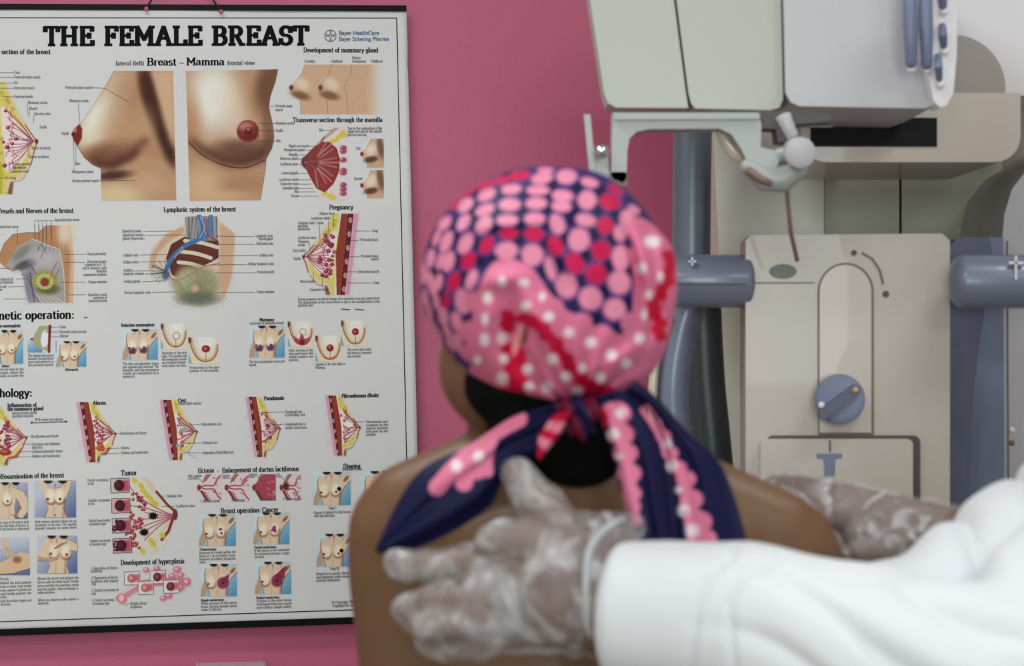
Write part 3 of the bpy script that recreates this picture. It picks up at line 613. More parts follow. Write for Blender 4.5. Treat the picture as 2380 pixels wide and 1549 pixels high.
for k, (xa, xb) in enumerate(((458, 514), (522, 579), (586, 641), (650, 699))):
    C = CV; C.clip = (xa, 1103-k*.8, xb, 1166-k*1.6); W_ = xb-xa
    def m(u, v, xa=xa, W_=W_): return (xa+W_*u, 1103+v*62)
    C.poly([m(.35, 0), m(1, 0), m(1, 1), m(.35, 1), m(.22, .65), m(0, .52), m(.05, .42), m(.2, .3)], (196, 180, 178) if k != 2 else (170, 70, 84))
    C.poly([m(.3, .1), m(.4, 0), m(.6, 0), m(.2, .38)], (160, 100, 96), .9); C.poly([m(.1, .6), m(.24, .62), m(.5, 1), m(.36, 1)], (136, 56, 50), .95); C.line([m(.32, .66), m(.55, 1)], 2, (146, 70, 60)); C.line([m(.55, 0), m(.35, .25)], 2, (150, 80, 72))
    for v in (.42, .56): C.line([m(.05, .48), m(.4, v), m(.7, v+(.5-.5)), m(.85, .15 if v < .5 else .8), m(1, .05 if v < .5 else .95)], 3 if k != 2 else 2, (160, 66, 100), .95, smooth=12)
    for q in range(9): a = rng.uniform(.6, .95); v = rng.uniform(.1, .9); C.line([m(a, v), m(a+.12, v+rng.uniform(-.12, .12))], 2, (166, 84, 116) if k != 2 else (206, 130, 140), .9)
    C.ell(*m(.08, .5), W_*.08, 7, (140, 60, 66), 1, 0, .3); C.clip = None
    if k == 3: C.ell(*m(.3, .45), 7, 10, (96, 40, 44), .9, 0, .5)
    ill(xa-1, 1100, xb+1, 1168, None)
torso(728, 1098, 815, 1175, mark='tum'); ill(727, 1096, 817, 1177, 'printed torso with dark spot, upper right')
torso(838, 1096, 930, 1175); ill(837, 1094, 932, 1177, 'printed torso half hidden behind the shoulder')
torso(735, 1242, 820, 1318, mark='tum'); ill(734, 1240, 822, 1320, 'printed torso with dark spot, lower right')
for b_, k_ in (((462, 1196, 548, 1270), 'small'), ((588, 1192, 673, 1266), 'wedge'), ((466, 1312, 551, 1387), 'simple'), ((592, 1307, 677, 1382), 'radical')):
    torso(*b_, mark=k_); ill(b_[0]-1, b_[1]-1, b_[2]+1, b_[3]+1, {'small': 'printed torso with small purple spot', 'wedge': 'printed torso with purple wedge', 'simple': 'printed torso with magenta round area', 'radical': 'printed torso with magenta area up to the armpit'}[k_])
# speckle like print grain
g_ = CV.c.mean(-1, keepdims=True); al_ = CV.a[..., None]; t_ = g_+(CV.c-g_)*.76; t_ = 162+(t_-162)*1.15-7; CV.c = CV.c*(1-al_)+t_*al_
CV.c *= (1+rng.normal(0, .02, CV.c.shape[:2])[..., None])

# paper surface
def ripple(px, py):
    return .0016*np.sin(px/170+py/420)+.0012*np.sin(py/95+px/600)+.0008*np.sin(px/60-py/130+1)
def Wnp(px, py, off):
    px = np.asarray(px, float); py = np.asarray(py, float)
    o = .032+ripple(px, py)*1.0+off
    # ray through pixel meets plane N.(X-W0)=o
    dx = (px-1190)/FPX; dz = -(py-774.5)/FPX
    Nn = np.array(N); W0n = np.array(W0)
    t = (o+Nn.dot(W0n))/(Nn[0]*dx+Nn[1])
    return np.stack([dx*t, t, CAMZ+dz*t], -1)
chart = empty('wall_chart', tuple(R(-.5, .01, .93)))
tag(chart, 'large paper medical chart with black rails hanging on the pink wall', 'chart')
M_paper = mat('chart_paper', tuple(PAPERC), .55, spec=.25)
M_print = mat_attr('printed_picture', .55, .15)
M_ink = mat('black_ink', L(10, 10, 14), .6, spec=.1); M_line = mat('leader_line_ink', L(70, 72, 76), .6)
M_blue = mat('blue_ink', L(60, 112, 160), .6); M_grey = mat('grey_ink', L(92, 98, 104), .6); M_small = mat('small_text_ink', L(92, 92, 98), .6, spec=.1)
TL, TR, BR, BL = (-140, 16), (945, 20), (980, 1440), (-100, 1472)
def bil(s, t):
    x = (TL[0]*(1-s)+TR[0]*s)*(1-t)+(BL[0]*(1-s)+BR[0]*s)*t; y = (TL[1]*(1-s)+TR[1]*s)*(1-t)+(BL[1]*(1-s)+BR[1]*s)*t; return x, y
S, T_ = np.meshgrid(np.linspace(0, 1, 90), np.linspace(0, 1, 120)); X_, Y_ = bil(S, T_)
edge = np.where(S > .999, 2.0*np.sin(T_*23)*0+1.5*np.exp(-((T_-.09)/.01)**2), 0); X_ = X_-edge
V_ = Wnp(X_, Y_, 0).reshape(-1, 3)
pap = link('paper', mesh_np('paper', V_, grid_quads(90, 120)), M_paper, chart)
sm = pap.modifiers.new('t', 'SOLIDIFY'); sm.thickness = .0004; sm.offset = -1
Nv = Vector(N)
def rail(a, b, hpx, name):
    bm = bmesh.new(); q = []
    for off in (0.006, -.006):
        for (x, y), s in ((a, -1), (b, -1), (b, 1), (a, 1)):
            p = Wnp(x, y+s*hpx/2, 0); p = Vector(p)+Nv*(off-float(ripple(x, y))); q.append(bm.verts.new(p))
    f = q[:4]; k = q[4:]
    bm.faces.new(f); bm.faces.new(k[::-1])
    for i in range(4): bm.faces.new((f[i], k[i], k[(i+1) % 4], f[(i+1) % 4]))
    return finish(bm, name, mat('black_plastic_rail', (.004, .004, .006), .5, spec=.12), chart, .0015)
rail((-145, 16), (944, 20.5), 13, 'hanging_rail'); rail((-104, 1474.5), (981, 1437), 15, 'bottom_rail')
M_cord = mat('dark_cord', (.01, .01, .012), .6)
def wv(x, y, off=.008): return Vector(Wnp(x, y, off))
apex = wv(424, -170, .0)
tube('hanging_cord', [wv(340, 21), wv(354, -4), wv(390, -90), apex, wv(455, -90), wv(493, -4), wv(514, 28)], .0016, M_cord, chart, 8)
M_pinkpin = mat('pink_tack', L(205, 95, 120), .4)
for x, y in ((340, 20), (514, 27)):
    bm = bmesh.new(); ell_bm(bm, wv(x, y, .012), (.0038, .003, .0038), seg=12); finish(bm, 'pin', M_pinkpin, chart)
# printed pictures -> coloured meshes lying on the paper
lin_tab = None
for (x0, y0, x1, y1, lb) in ILL:
    i0 = max(0, int(x0-CV.x0)); i1 = min(CV.w, int(x1-CV.x0)+1); j0 = int(y0-CV.y0); j1 = int(y1-CV.y0)+1
    a = CV.a[j0:j1, i0:i1]; c = CV.c[j0:j1, i0:i1]
    X, Y = np.meshgrid(CV.X[i0:i1], CV.Y[j0:j1]); nv, nu = X.shape
    keep = (a[:-1, :-1]+a[1:, :-1]+a[:-1, 1:]+a[1:, 1:]) > .02
    q = grid_quads(nu, nv).reshape(nv-1, nu-1, 4)[keep]
    used, inv = np.unique(q, return_inverse=True); q = inv.reshape(q.shape)
    V = Wnp(X, Y, .0009).reshape(-1, 3)[used]
    cc = np.clip(pc(c), 0, 1).reshape(-1, 3)[used]
    o = link('illustration', mesh_np('illustration', V, q, cc), M_print, chart, True)
    if lb: o['label'] = lb

# ---- lettering: strokes drawn with an elliptical pen
def A(cx, cy, rx, ry, a0, a1, n=8): return [(cx+rx*math.cos(math.radians(a0+(a1-a0)*i/n)), cy+ry*math.sin(math.radians(a0+(a1-a0)*i/n))) for i in range(n+1)]
def se(x, y, w_=.13): return ('s', [(x-w_, y), (x+w_, y)])
x_ = .66
G = {
 ' ': (.32, []),
 'A': (.8, [[(.1, 0), (.4, 1), (.7, 0)], [(.22, .36), (.58, .36)], se(.1, 0), se(.7, 0)]),
 'B': (.72, [[(.17, 0), (.17, 1)], [(.17, 1)]+A(.38, .76, .2, .24, 90, -90)+[(.17, .52)], [(.38, .52)]+A(.4, .26, .23, .26, 90, -90)+[(.17, 0)], se(.12, 0, .1), se(.12, 1, .1)]),
 'C': (.72, [A(.4, .5, .31, .5, 45, 315, 14), [(.62, .85), (.65, .68)]]),
 'D': (.78, [[(.17, 0), (.17, 1)], [(.17, 1)]+A(.35, .5, .33, .5, 90, -90, 10)+[(.17, 0)], se(.13, 0, .1), se(.13, 1, .1)]),
 'E': (.7, [[(.17, 0), (.17, 1)], [(.07, 1), (.62, 1), (.62, .8)], [(.17, .52), (.48, .52)], ('s', [(.48, .4), (.48, .64)]), [(.07, 0), (.64, 0), (.64, .22)]]),
 'F': (.66, [[(.17, 0), (.17, 1)], [(.07, 1), (.6, 1), (.6, .8)], [(.17, .52), (.46, .52)], ('s', [(.46, .4), (.46, .64)]), se(.2, 0, .15)]),
 'G': (.78, [A(.4, .5, .31, .5, 45, 300, 14), [(.64, .1), (.64, .42)], se(.6, .42)]),
 'H': (.84, [[(.17, 0), (.17, 1)], [(.67, 0), (.67, 1)], [(.17, .5), (.67, .5)], se(.17, 0), se(.67, 0), se(.17, 1), se(.67, 1)]),
 'I': (.36, [[(.18, 0), (.18, 1)], se(.18, 0), se(.18, 1)]),
 'L': (.66, [[(.17, 0), (.17, 1)], se(.17, 1), [(.07, 0), (.62, 0), (.62, .24)]]),
 'M': (.96, [[(.15, 0), (.15, 1), (.48, .3), (.8, 1), (.8, 0)], se(.15, 0), se(.8, 0), se(.08, 1, .08), se(.87, 1, .08)]),
 'N': (.84, [[(.17, 0), (.17, 1), (.67, 0), (.67, 1)], se(.17, 0), se(.67, 1), se(.1, 1, .08)]),
 'P': (.68, [[(.17, 0), (.17, 1)], [(.17, 1)]+A(.36, .73, .23, .27, 90, -90)+[(.17, .46)], se(.17, 0), se(.12, 1, .1)]),
 'R': (.78, [[(.17, 0), (.17, 1)], [(.17, 1)]+A(.38, .75, .21, .25, 90, -90)+[(.17, .5)], [(.38, .5), (.62, 0)], se(.17, 0), se(.66, 0, .1), se(.12, 1, .1)]),
 'S': (.62, [A(.31, .75, .22, .25, 30, 250, 9)+A(.31, .26, .24, .26, 80, -150, 9), ('s', [(.53, .7), (.53, .98)]), ('s', [(.07, .04), (.07, .3)])]),
 'T': (.72, [[(.36, 0), (.36, 1)], [(.06, .78), (.06, 1), (.66, 1), (.66, .78)], se(.36, 0)]),
 'V': (.76, [[(.08, 1), (.38, 0), (.68, 1)], se(.08, 1), se(.68, 1)]),
 'W': (1.05, [[(.08, 1), (.3, 0), (.52, .8), (.75, 0), (.96, 1)], se(.08, 1), se(.96, 1)]),
 'a': (.54, [A(.24, .5, .15, .16, 160, 0)+[(.39, .1), (.5, .03)], [(.39, .38), (.22, .35)]+A(.2, .19, .14, .17, 90, 300)+[(.39, .12)]]),
 'b': (.58, [[(.13, 0), (.13, 1)], A(.31, .33, .19, .33, 160, -160, 12), se(.1, 1, .07)]),
 'c': (.5, [A(.28, .33, .21, .33, 50, 310, 12)]),
 'd': (.6, [[(.45, 0), (.45, 1)], A(.27, .33, .19, .33, 20, 340, 12), se(.4, 1, .07), se(.5, 0, .07)]),
 'e': (.52, [[(.07, .36), (.45, .36)]+A(.27, .34, .19, .32, 10, 320, 14)]),
 'f': (.38, [[(.17, 0), (.17, .8)]+A(.29, .82, .12, .18, 180, 60, 5), [(.04, .64), (.34, .64)], se(.17, 0)]),
 'g': (.56, [A(.25, .42, .16, .23, 0, 360, 12), [(.36, .58), (.52, .62)], [(.16, .24), (.12, .12), (.4, .08)]+A(.26, -.1, .2, .15, 60, -240, 10)]),
 'h': (.62, [[(.14, 0), (.14, 1)], [(.14, .5)]+A(.31, .48, .16, .18, 150, 0)+[(.47, 0)], se(.14, 0, .1), se(.47, 0, .1), se(.1, 1, .07)]),
 'i': (.3, [[(.15, 0), (.15, .64)], [(.15, .86), (.15, .94)], se(.15, 0, .1), se(.1, .64, .07)]),
 'k': (.58, [[(.14, 0), (.14, 1)], [(.14, .28), (.45, .64)], [(.26, .4), (.48, 0)], se(.14, 0, .1), se(.48, 0, .09)]),
 'l': (.3, [[(.15, 0), (.15, 1)], se(.15, 0, .1), se(.1, 1, .07)]),
 'm': (.9, [[(.14, 0), (.14, .64)], [(.14, .5)]+A(.29, .48, .15, .18, 150, 0)+[(.44, 0)], [(.44, .5)]+A(.6, .48, .15, .18, 150, 0)+[(.75, 0)], se(.14, 0, .09), se(.44, 0, .09), se(.75, 0, .09), se(.1, .64, .07)]),
 'n': (.62, [[(.14, 0), (.14, .64)], [(.14, .5)]+A(.31, .48, .16, .18, 150, 0)+[(.47, 0)], se(.14, 0, .1), se(.47, 0, .1), se(.1, .64, .07)]),
 'o': (.56, [A(.28, .33, .2, .33, 0, 360, 14)]),
 'p': (.6, [[(.14, -.3), (.14, .64)], A(.31, .33, .19, .33, 160, -160, 12), se(.14, -.3, .1), se(.1, .64, .07)]),
 'q': (.6, [[(.45, -.3), (.45, .64)], A(.27, .33, .19, .33, 20, 340, 12)]),
 'r': (.44, [[(.14, 0), (.14, .64)], [(.14, .45)]+A(.3, .5, .14, .14, 150, 50, 4), se(.14, 0, .1), se(.1, .64, .07)]),
 's': (.44, [A(.22, .49, .14, .16, 30, 250, 7)+A(.22, .17, .15, .17, 80, -150, 7)]),
 't': (.38, [[(.17, .86), (.17, .1), (.25, .01), (.34, .08)], [(.03, .64), (.33, .64)]]),
 'u': (.62, [[(.14, .64), (.14, .18)]+A(.29, .18, .15, .18, 180, 330)+[(.47, .15)], [(.47, .64), (.47, 0)], se(.1, .64, .06), se(.42, .64, .06), se(.52, 0, .06)]),
 'v': (.54, [[(.06, .64), (.27, 0), (.47, .64)], se(.06, .64, .07), se(.47, .64, .07)]),
 'w': (.8, [[(.06, .64), (.22, 0), (.4, .56), (.57, 0), (.73, .64)], se(.06, .64, .07), se(.73, .64, .07)]),
 'x': (.54, [[(.06, .64), (.48, 0)], [(.47, .64), (.06, 0)]]),
 'y': (.54, [[(.06, .64), (.28, .02)], [(.47, .64), (.2, -.24), (.08, -.28)], se(.06, .64, .07), se(.47, .64, .07)]),
 'z': (.5, [[(.07, .64), (.42, .64), (.06, 0), (.45, 0)]]),
 ':': (.3, [[(.15, .04), (.15, .12)], [(.15, .5), (.15, .58)]]), '.': (.26, [[(.13, .03), (.13, .09)]]), ',': (.26, [[(.14, .08), (.09, -.12)]]),
 '-': (.42, [[(.08, .3), (.34, .3)]]), '(': (.34, [A(.38, .38, .24, .62, 130, 230)]), ')': (.34, [A(-.04, .38, .24, .62, 50, -50)]), '/': (.36, [[(.03, -.05), (.33, 1)]]),
 '1': (.44, [[(.1, .85), (.24, 1), (.24, 0)], se(.24, 0)]), '2': (.5, [A(.25, .75, .18, .25, 160, -30)+[(.07, 0), (.45, 0)]]), '3': (.5, [A(.23, .76, .17, .23, 150, -80)+A(.23, .27, .2, .27, 85, -150)]),
 '4': (.52, [[(.36, 0), (.36, 1), (.05, .3), (.48, .3)]]), '9': (.5, [A(.25, .68, .18, .3, 0, 360, 12), [(.43, .68), (.36, .2), (.15, 0)]]), '6': (.5, [A(.25, .3, .18, .3, 0, 360, 12), [(.07, .3), (.15, .8), (.36, 1)]]),
}
G['j'] = (.3, [[(.17, .64), (.17, -.2), (.04, -.28)], [(.17, .86), (.17, .94)], se(.12, .64, .07)])
G['O'] = (.78, [A(.39, .5, .31, .5, 0, 360, 18)]); G['0'] = (.5, [A(.25, .5, .18, .5, 0, 360, 14)]); G['%'] = (.8, [A(.2, .75, .13, .22, 0, 360, 8), A(.58, .25, .13, .22, 0, 360, 8), [(.12, 0), (.66, 1)]])
G['\u00a9'] = (.9, [A(.45, .45, .4, .45, 0, 360, 14), A(.45, .45, .18, .24, 50, 310, 8)])
class Ink:
    def __init__(s): s.q = []; s.n = 0
    def seg(s, xa, ya, xb, yb, ha, hb):      # quad along a stroke, elliptical pen (ha wide, hb tall), pixel units
        dx, dy = xb-xa, yb-ya; l = math.hypot(dx, dy)
        if l < 1e-6: return
        nx, ny = -dy/l, dx/l; h = math.hypot(ha*nx, hb*ny); ex = dx/l*min(ha, hb)*.7; ey = dy/l*min(ha, hb)*.7
        s.q.append(((xa-ex+nx*h, ya-ey+ny*h), (xb+ex+nx*h, yb+ey+ny*h), (xb+ex-nx*h, yb+ey-ny*h), (xa-ex-nx*h, ya-ey-ny*h)))
    def build(s, name, m, off=.0014, label=None):
        q = np.array(s.q); n = len(q); k = (np.arange(n) % 23)[:, None]*4e-6
        V = Wnp(q[..., 0], q[..., 1], off+k).reshape(-1, 3)
        o = link(name, mesh_np(name, V, np.arange(4*n).reshape(n, 4)), m, chart, False)
        if label: o['label'] = label
        return o
def text(ink, s, x0, x1, y0, y1, cap, pa=.09, pb=.045, serif=True, thick_serif=False, sq=1.0):
    tot = sum(G.get(c, G[' '])[0] for c in s); k = (x1-x0)/tot; x = 0; sl = (y1-y0)/max(1e-6, (x1-x0))
    for c in s:
        wd, st = G.get(c, G[' '])
        for g in st:
            if isinstance(g, tuple):
                if not serif: continue
                g = g[1]
            for (ax, ay), (bx, by) in zip(g, g[1:]):
                X0, X1 = x0+(x+wd/2+(ax-wd/2)*sq)*k, x0+(x+wd/2+(bx-wd/2)*sq)*k
                ink.seg(X0, y0+sl*(X0-x0)-ay*cap, X1, y0+sl*(X1-x0)-by*cap, pa*cap*min(1.3, max(.6, k/cap)), pb*cap)
        x += wd
def ts(x, y=0): return .019-(y-14)/1430*.052     # slope of a printed line at height y (chart hangs slightly askew)
def slope(y): return .004-(y-14)/1430*.037
ti = Ink()
for s_, xa, xb in (('THE', 101, 219), ('FEMALE', 241, 470), ('BREAST', 492, 718)):
    text(ti, s_, xa, xb, 104.5-(xa-100)*.0025, 104.5-(xb-100)*.0025, 41, .106, .076, sq=.93)
for q in (ti,): q.build('title_lettering', M_ink, label='large black slab serif title lettering')
hd = Ink()
HEAD = [('Longitudinal section of the breast', -72, 117, 125.5, 11), ('Breast', 341, 410, 152, 17), ('-', 414, 430, 152, 17), ('Mamma', 433, 522, 151.5, 17),
 ('Development of mammary gland', 705, 879, 121.5, 11), ('Transverse section through the mamilla', 681, 889, 283.5, 10.5), ('Vessels and Nerves of the breast', -7, 171, 495.5, 11),
 ('Lymphatic system of the breast', 380, 548, 492, 11), ('Pregnancy', 765, 821, 487, 11), ('Cosmetic operation:', -51, 173, 742, 19), ('Pathology:', -37, 75, 923, 19),
 ('Inflammation of', 17, 85, 946, 8.5), ('the mammary gland', 17, 101, 954.5, 8.5), ('Abscess', 216, 246, 941, 8.5), ('Cyst', 414, 432, 935, 8.5), ('Pseudonode', 613, 660, 930, 8.5), ('Fibroadenoma (Node)', 794, 880, 924, 8.5),
 ('Selfexamination of the breast', -12, 149, 1112, 11), ('Tumor', 281, 318, 1105, 11.5), ('Ectasia', 460, 498, 1099, 10.5), ('-', 503, 511, 1098, 10.5), ('Enlargement of ductus lactiferous', 516, 695, 1097, 11),
 ('Staging', 798, 838, 1089, 11), ('Breast operation: Cancer', 513, 647, 1192, 11.5), ('Development of hyperplasia', 280, 429, 1312, 11.5),
 ('Reduction mammoplasty', 281, 359, 759, 7), ('Augmentation mammoplasty', -38, 48, 761, 7), ('Mastopexy', 603, 637, 747, 7.5), ('Tumorectomy:', 464, 504, 1280, 5.5), ('Partial mastectomy:', 591, 643, 1275, 5.5), ('Simple mastectomy:', 467, 521, 1398, 5.5), ('Radical mastectomy:', 596, 650, 1392, 5.5), ('Before', 4, 22, 854, 5.5), ('Afterwards', 151, 182, 862, 5.5)]
for s_, xa, xb, y, cap in HEAD:
    sl = slope(y)*(xb-xa); text(hd, s_, xa, xb, y-sl*.5, y+sl*.5, cap, .088 if cap > 9 else .1, .036 if cap > 9 else .05)
hd.build('heading_lettering', M_ink, label='bold black serif section headings')
sm_ = Ink(); LEAD = sm_
def cap(s_, xa, xb, y, h=6.2):
    sl = slope(y)*(xb-xa); text(sm_, s_, xa, xb, y-sl*.5, y+sl*.5, h, .068, .045)
def lead(*p):
    for (xa, ya), (xb, yb) in zip(p, p[1:]): LEAD.seg(xa, ya, xb, yb, .42, .42)
text(sm_, 'lateral (left)', 269, 335, 152, 151.5, 10, .075, .045); text(sm_, 'frontal view', 528, 592, 151, 150.5, 10, .075, .045)
CAPS = [('Costa', 33, 46, 171), ('Pectoralis major muscle', 33, 94, 182), ('Fat', 33, 41, 195), ('Intercostal muscle', 33, 80, 207), ('Fascia pectoralis', 33, 77, 227), ('Mammary areola', 65, 110, 241), ('Muscle', 68, 87, 255), ('Excretory duct', 80, 118, 267), ('Papilla', 92, 109, 298),
 ('Sinus lactiferus', 75, 118, 347), ('Ductus lactiferus', 67, 114, 367), ('Corpus glandulae', 32, 74, 384), ('mammariae', 31, 61, 392), ('Connective tissue', 23, 67, 401), ('Lung', 23, 37, 416),
 ('Pectoralis major muscle', 152, 215, 206), ('Mammary areola', 161, 206, 237), ('Papilla', 143, 161, 313), ('Skin', 175, 186, 383), ('Montgomery gland', 167, 217, 402), ('Serratus anterior muscle', 168, 229, 423),
 ('Pectoralis major', 640, 680, 249), ('muscle', 640, 657, 258), ('Mammary areola', 641, 684, 289), ('Papilla', 641, 658, 306), ('Skin', 642, 653, 330),
 ('Gravidity', 708, 732, 145), ('Adulthood', 770, 796, 145), ('Puberty', 818, 838, 137), ('Development', 818, 851, 145), ('Childhood', 862, 889, 145),
 ('Skin', 741, 752, 305), ('Nipple area muscle', 671, 718, 342), ('Montgomery gland', 660, 708, 351), ('Mamilla', 671, 692, 362), ('Sebaceous gland', 651, 692, 371), ('Lactiferous sinus', 651, 692, 384), ('Lateral ampulla', 654, 693, 405), ('Lactiferous tubule', 649, 694, 420), ('Connective tissue', 651, 694, 430), ('Glandular body', 656, 694, 440), ('Skin', 684, 694, 448), ('Fat pad', 677, 695, 458),
 ('Due to the contraction of the', 808, 888, 301), ('nipple area muscle the mamilla', 808, 888, 308), ('gets hard and long.', 808, 853, 316), ('Flat', 828, 838, 348), ('Erected', 823, 842, 418),
 ('Supraclavicular nerves', 127, 185, 514), ('Intercostobrachial nerve', -25, 43, 530), ('Fascia pectoralis', 203, 246, 593), ('Branches (rami)', 203, 247, 611), ('cutaneous of A., V.,', 197, 247, 618), ('and N. thoracica, with', 192, 248, 626), ('branches', 224, 248, 633), ('mammariae mediales', 194, 248, 641), ('Corpus mammae', 205, 248, 658), ('Branches (rami)', 205, 249, 688), ('anteriores of', 217, 249, 695), ('intercostal nerves', 206, 249, 702), ('Thoracica lateralis of', -25, 31, 652), ('thoracica lateralis', -20, 31, 659), ('vessels and', -14, 15, 669), ('nerves', -8, 5, 676),
 ('Superficial nodes', 284, 328, 540), ('Superficial cervical', 285, 333, 549), ('glands (Supraclav.)', 285, 336, 557), ('Cephalic vein', 286, 321, 596), ('Axillary artery', 286, 323, 612), ('Axillary', 287, 308, 631), ('lymphatic network', 287, 334, 639), ('Axillary glands', 288, 326, 657), ('Pectoral lymphatic node', 289, 350, 683),
 ('Lymphatic from', 594, 634, 551), ('thyroid gland', 601, 634, 558), ('Subclavian vein', 596, 635, 569), ('Axillary vein', 603, 635, 596), ('Axillary lymphatic node', 576, 636, 616), ('Pectoral muscle', 597, 637, 635), ('Corpus mammae', 596, 638, 681),
 ('Adipose tissue', 742, 778, 499), ('Lactiferous tubule', 723, 768, 510), ('Glandular body / Lobuli', 692, 752, 521), ('glandulae', 692, 716, 528), ('mammariae', 692, 721, 535), ('Lactiferous sinus', 692, 735, 555), ('Mammary', 693, 717, 564), ('areola', 693, 709, 572), ('Duct orifice', 681, 711, 585), ('Papilla', 682, 699, 604), ('Muscle bundle', 697, 733, 657), ('Connective tissue', 719, 763, 676),
 ('Lung', 865, 878, 539), ('Pectoralis fascia', 838, 879, 560), ('Pectoralis major', 839, 880, 598), ('muscle', 863, 880, 605), ('Intercostal muscle', 832, 881, 634), ('Costa', 867, 881, 660),
 ('Costa', 138, 153, 763), ('Pectoralis major muscle', 138, 201, 774), ('Silicone', 139, 159, 784),
 ('(correction of pendulous breast)', 580, 660, 754), ('during lactation period', 28, 86, 963), ('(puerperal mastitis)', 28, 78, 970), ('20 % resolve into abscess', 81, 146, 978),
 ('Scarification and fissure', 73, 136, 1017), ('Occlusion and inflamed', 74, 139, 1035), ('milk duct', 74, 99, 1043), ('Inflamed glandular tissue', 75, 145, 1052), ('Redness and tumefaction', 75, 140, 1063),
 ('Scarification and fissure', 279, 341, 1010), ('Abscess', 281, 301, 1044), ('Redness and tumefaction', 281, 344, 1055), ('(Fluid filled vesicle)', 414, 468, 941), ('Subcutaneous cyst', 468, 515, 989), ('Profound cyst', 470, 505, 1032), ('Aspiration of fluid filled cyst', 471, 543, 1055),
 ('Pseudonode due', 662, 702, 960), ('to protruding costa', 662, 709, 967), ('Pseudonode due to', 663, 710, 989), ('nodular breast tissue', 663, 713, 997), ('(Extension of cancer)', 795, 842, 1094),
 ('Glandular lobe', 387, 423, 1156), ('Lactiferous sinus', 409, 453, 1179), ('Ductal carcinoma', 203, 252, 1119), ('in situ', 204, 218, 1127), ('Lobular carcinoma', 205, 255, 1166), ('in situ', 205, 219, 1174), ('Ductal carcinoma', 206, 256, 1213), ('of invasive type', 207, 246, 1221), ('Lobular carcinoma', 208, 258, 1260), ('of invasive type', 208, 247, 1268),
 ('1. Normal ectasia', 466, 511, 1168), ('2. Discharge', 538, 569, 1166), ('3. Inflammation', 603, 641, 1164), ('4. Hollow nipple', 657, 698, 1163), ('Milky papillitis', 437, 469, 1109, 5), ('of the areola', 437, 459, 1115, 5), ('Formation', 517, 534, 1108, 5), ('of the scar', 517, 533, 1113, 5), ('Inflamed', 580, 598, 1106, 5), ('tissue', 580, 592, 1111, 5), ('Scar', 643, 651, 1105, 5), ('tissue', 643, 654, 1110, 5), ('Stage I', 764, 781, 1184), ('Stage III', 767, 788, 1325),
 ('Cancer is limited to the breast', 729, 815, 1194), ('with skin alteration.', 730, 779, 1202), ('Extension to muscle, thorax', 734, 812, 1336), ('and lymphatic nodes above', 735, 812, 1344), ('clavicular (metastases).', 735, 792, 1352), ('\u00a9 Copyright 1996', 771, 824, 1403), ('Copyright No. 46, D', 773, 830, 1411),
 ('1. Hyperplasia of ductus', 211, 273, 1324), ('lactiferous', 211, 238, 1331), ('2. Hyperplasia of ductus', 212, 274, 1346), ('lactiferous with atypical', 212, 275, 1354), ('cells', 213, 223, 1361), ('3. Ductal carcinoma in', 213, 276, 1375), ('situ', 213, 223, 1383), ('4. Ductal carcinoma', 214, 266, 1398), ('of invasive type', 215, 254, 1406), ('Healthy ductus', 303, 341, 1406), ('lactiferous', 303, 330, 1414)]
for c in CAPS: cap(*c)
PARA = [(0, 55, 861, 7.6, ['can be done in the', 'areola, above, the', 'axilla or under the']), (65, 125, 829, 7.3, ['The implant gets placed', 'beneath the glandular', 'tissue and posterior to', 'the pectoralis muscle.']),
 (285, 369, 848, 7.4, ['The skin and glandular tissue', 'gets marked and removed. The', 'mamilla and the mammary', 'areola are mobilized on a', 'pedunculi.']), (376, 434, 823, 7.4, ['Resection of the skin', 'edge. The mamilla and', 'the mammary areola', 'are localized tempor-', 'arily under the skin.']),
 (440, 509, 857, 7.2, ['Protraction in the new', 'position of the mamilla.']), (579, 662, 843, 8, ['The skin and glandular tissue gets', 'marked.']), (671, 728, 817, 7.4, ['After excision of the', 'skin and tissue the', 'mamilla acquires a new', 'position.']),
 (733, 802, 849, 8, ['Ligation of the skin edges is', 'following.']), (807, 863, 815, 7.8, ['The excess skin under', 'the breast is removed', 'and sutured.']), (692, 883, 697, 7.6, ['During pregnancy the alveoli enlarge, the connective tissue gets pushed back.', 'The enlargement of the entire breast is due to the multiplication of the', 'glandular part.']),
 (850, 902, 983, 7.4, ['Fibroadenoma most', 'common in the', 'superior quadrant', 'and near by the', 'papilla.']), (0, 67, 1217, 7.8, ['in front of the mirror with', 'on the hips if breast is', 'if the breast is dislocated']), (81, 178, 1215, 7.6, ['Both breasts should follow the up', 'movement of the arms. The papillas', 'should remain on same level']),
 (0, 73, 1349, 8.4, ['The back:', 'behind the neck palpate', 'areas to center, from outside', 'zones, superior to inferior and', 'and finally palpate the', 'areola.', 'with the axillary region and', 'the breast.']), (87, 183, 1347, 8.3, ['Elevate the breast and palpate the', 'breast with the other hand. Finally', 'press carefully the mammary areola', 'and the papilla. Observe bloody or', 'milky emulsion.', '', 'When you observe nodes contact a', 'physician.']),
 (463, 548, 1287, 7.6, ['Removal of a node within the', 'limits of 1 cm of healthy tissue.', 'Removal of axillary lymphatic', 'nodes.']), (591, 673, 1282, 7.6, ['If the cancer is not removable', 'the treatment includes a larger', 'excision.']), (467, 551, 1405, 7.6, ['Wide excision of the entire', 'breast. Excision includes lymph', 'nodes if affected.']), (596, 678, 1399, 7.6, ['Excision of the entire breast', 'including pectoralis minor muscle', 'and axillary lymph nodes.'])]
for xa, xb, y, lh, ls in PARA:
    mx = max(len(q) for q in ls)
    for k, q in enumerate(ls):
        if not q: continue
        full = len(q) > mx*.72; cap(q, xa+k*.15, xb if full else xa+(xb-xa)*len(q)/mx, y+k*lh, 5.6)
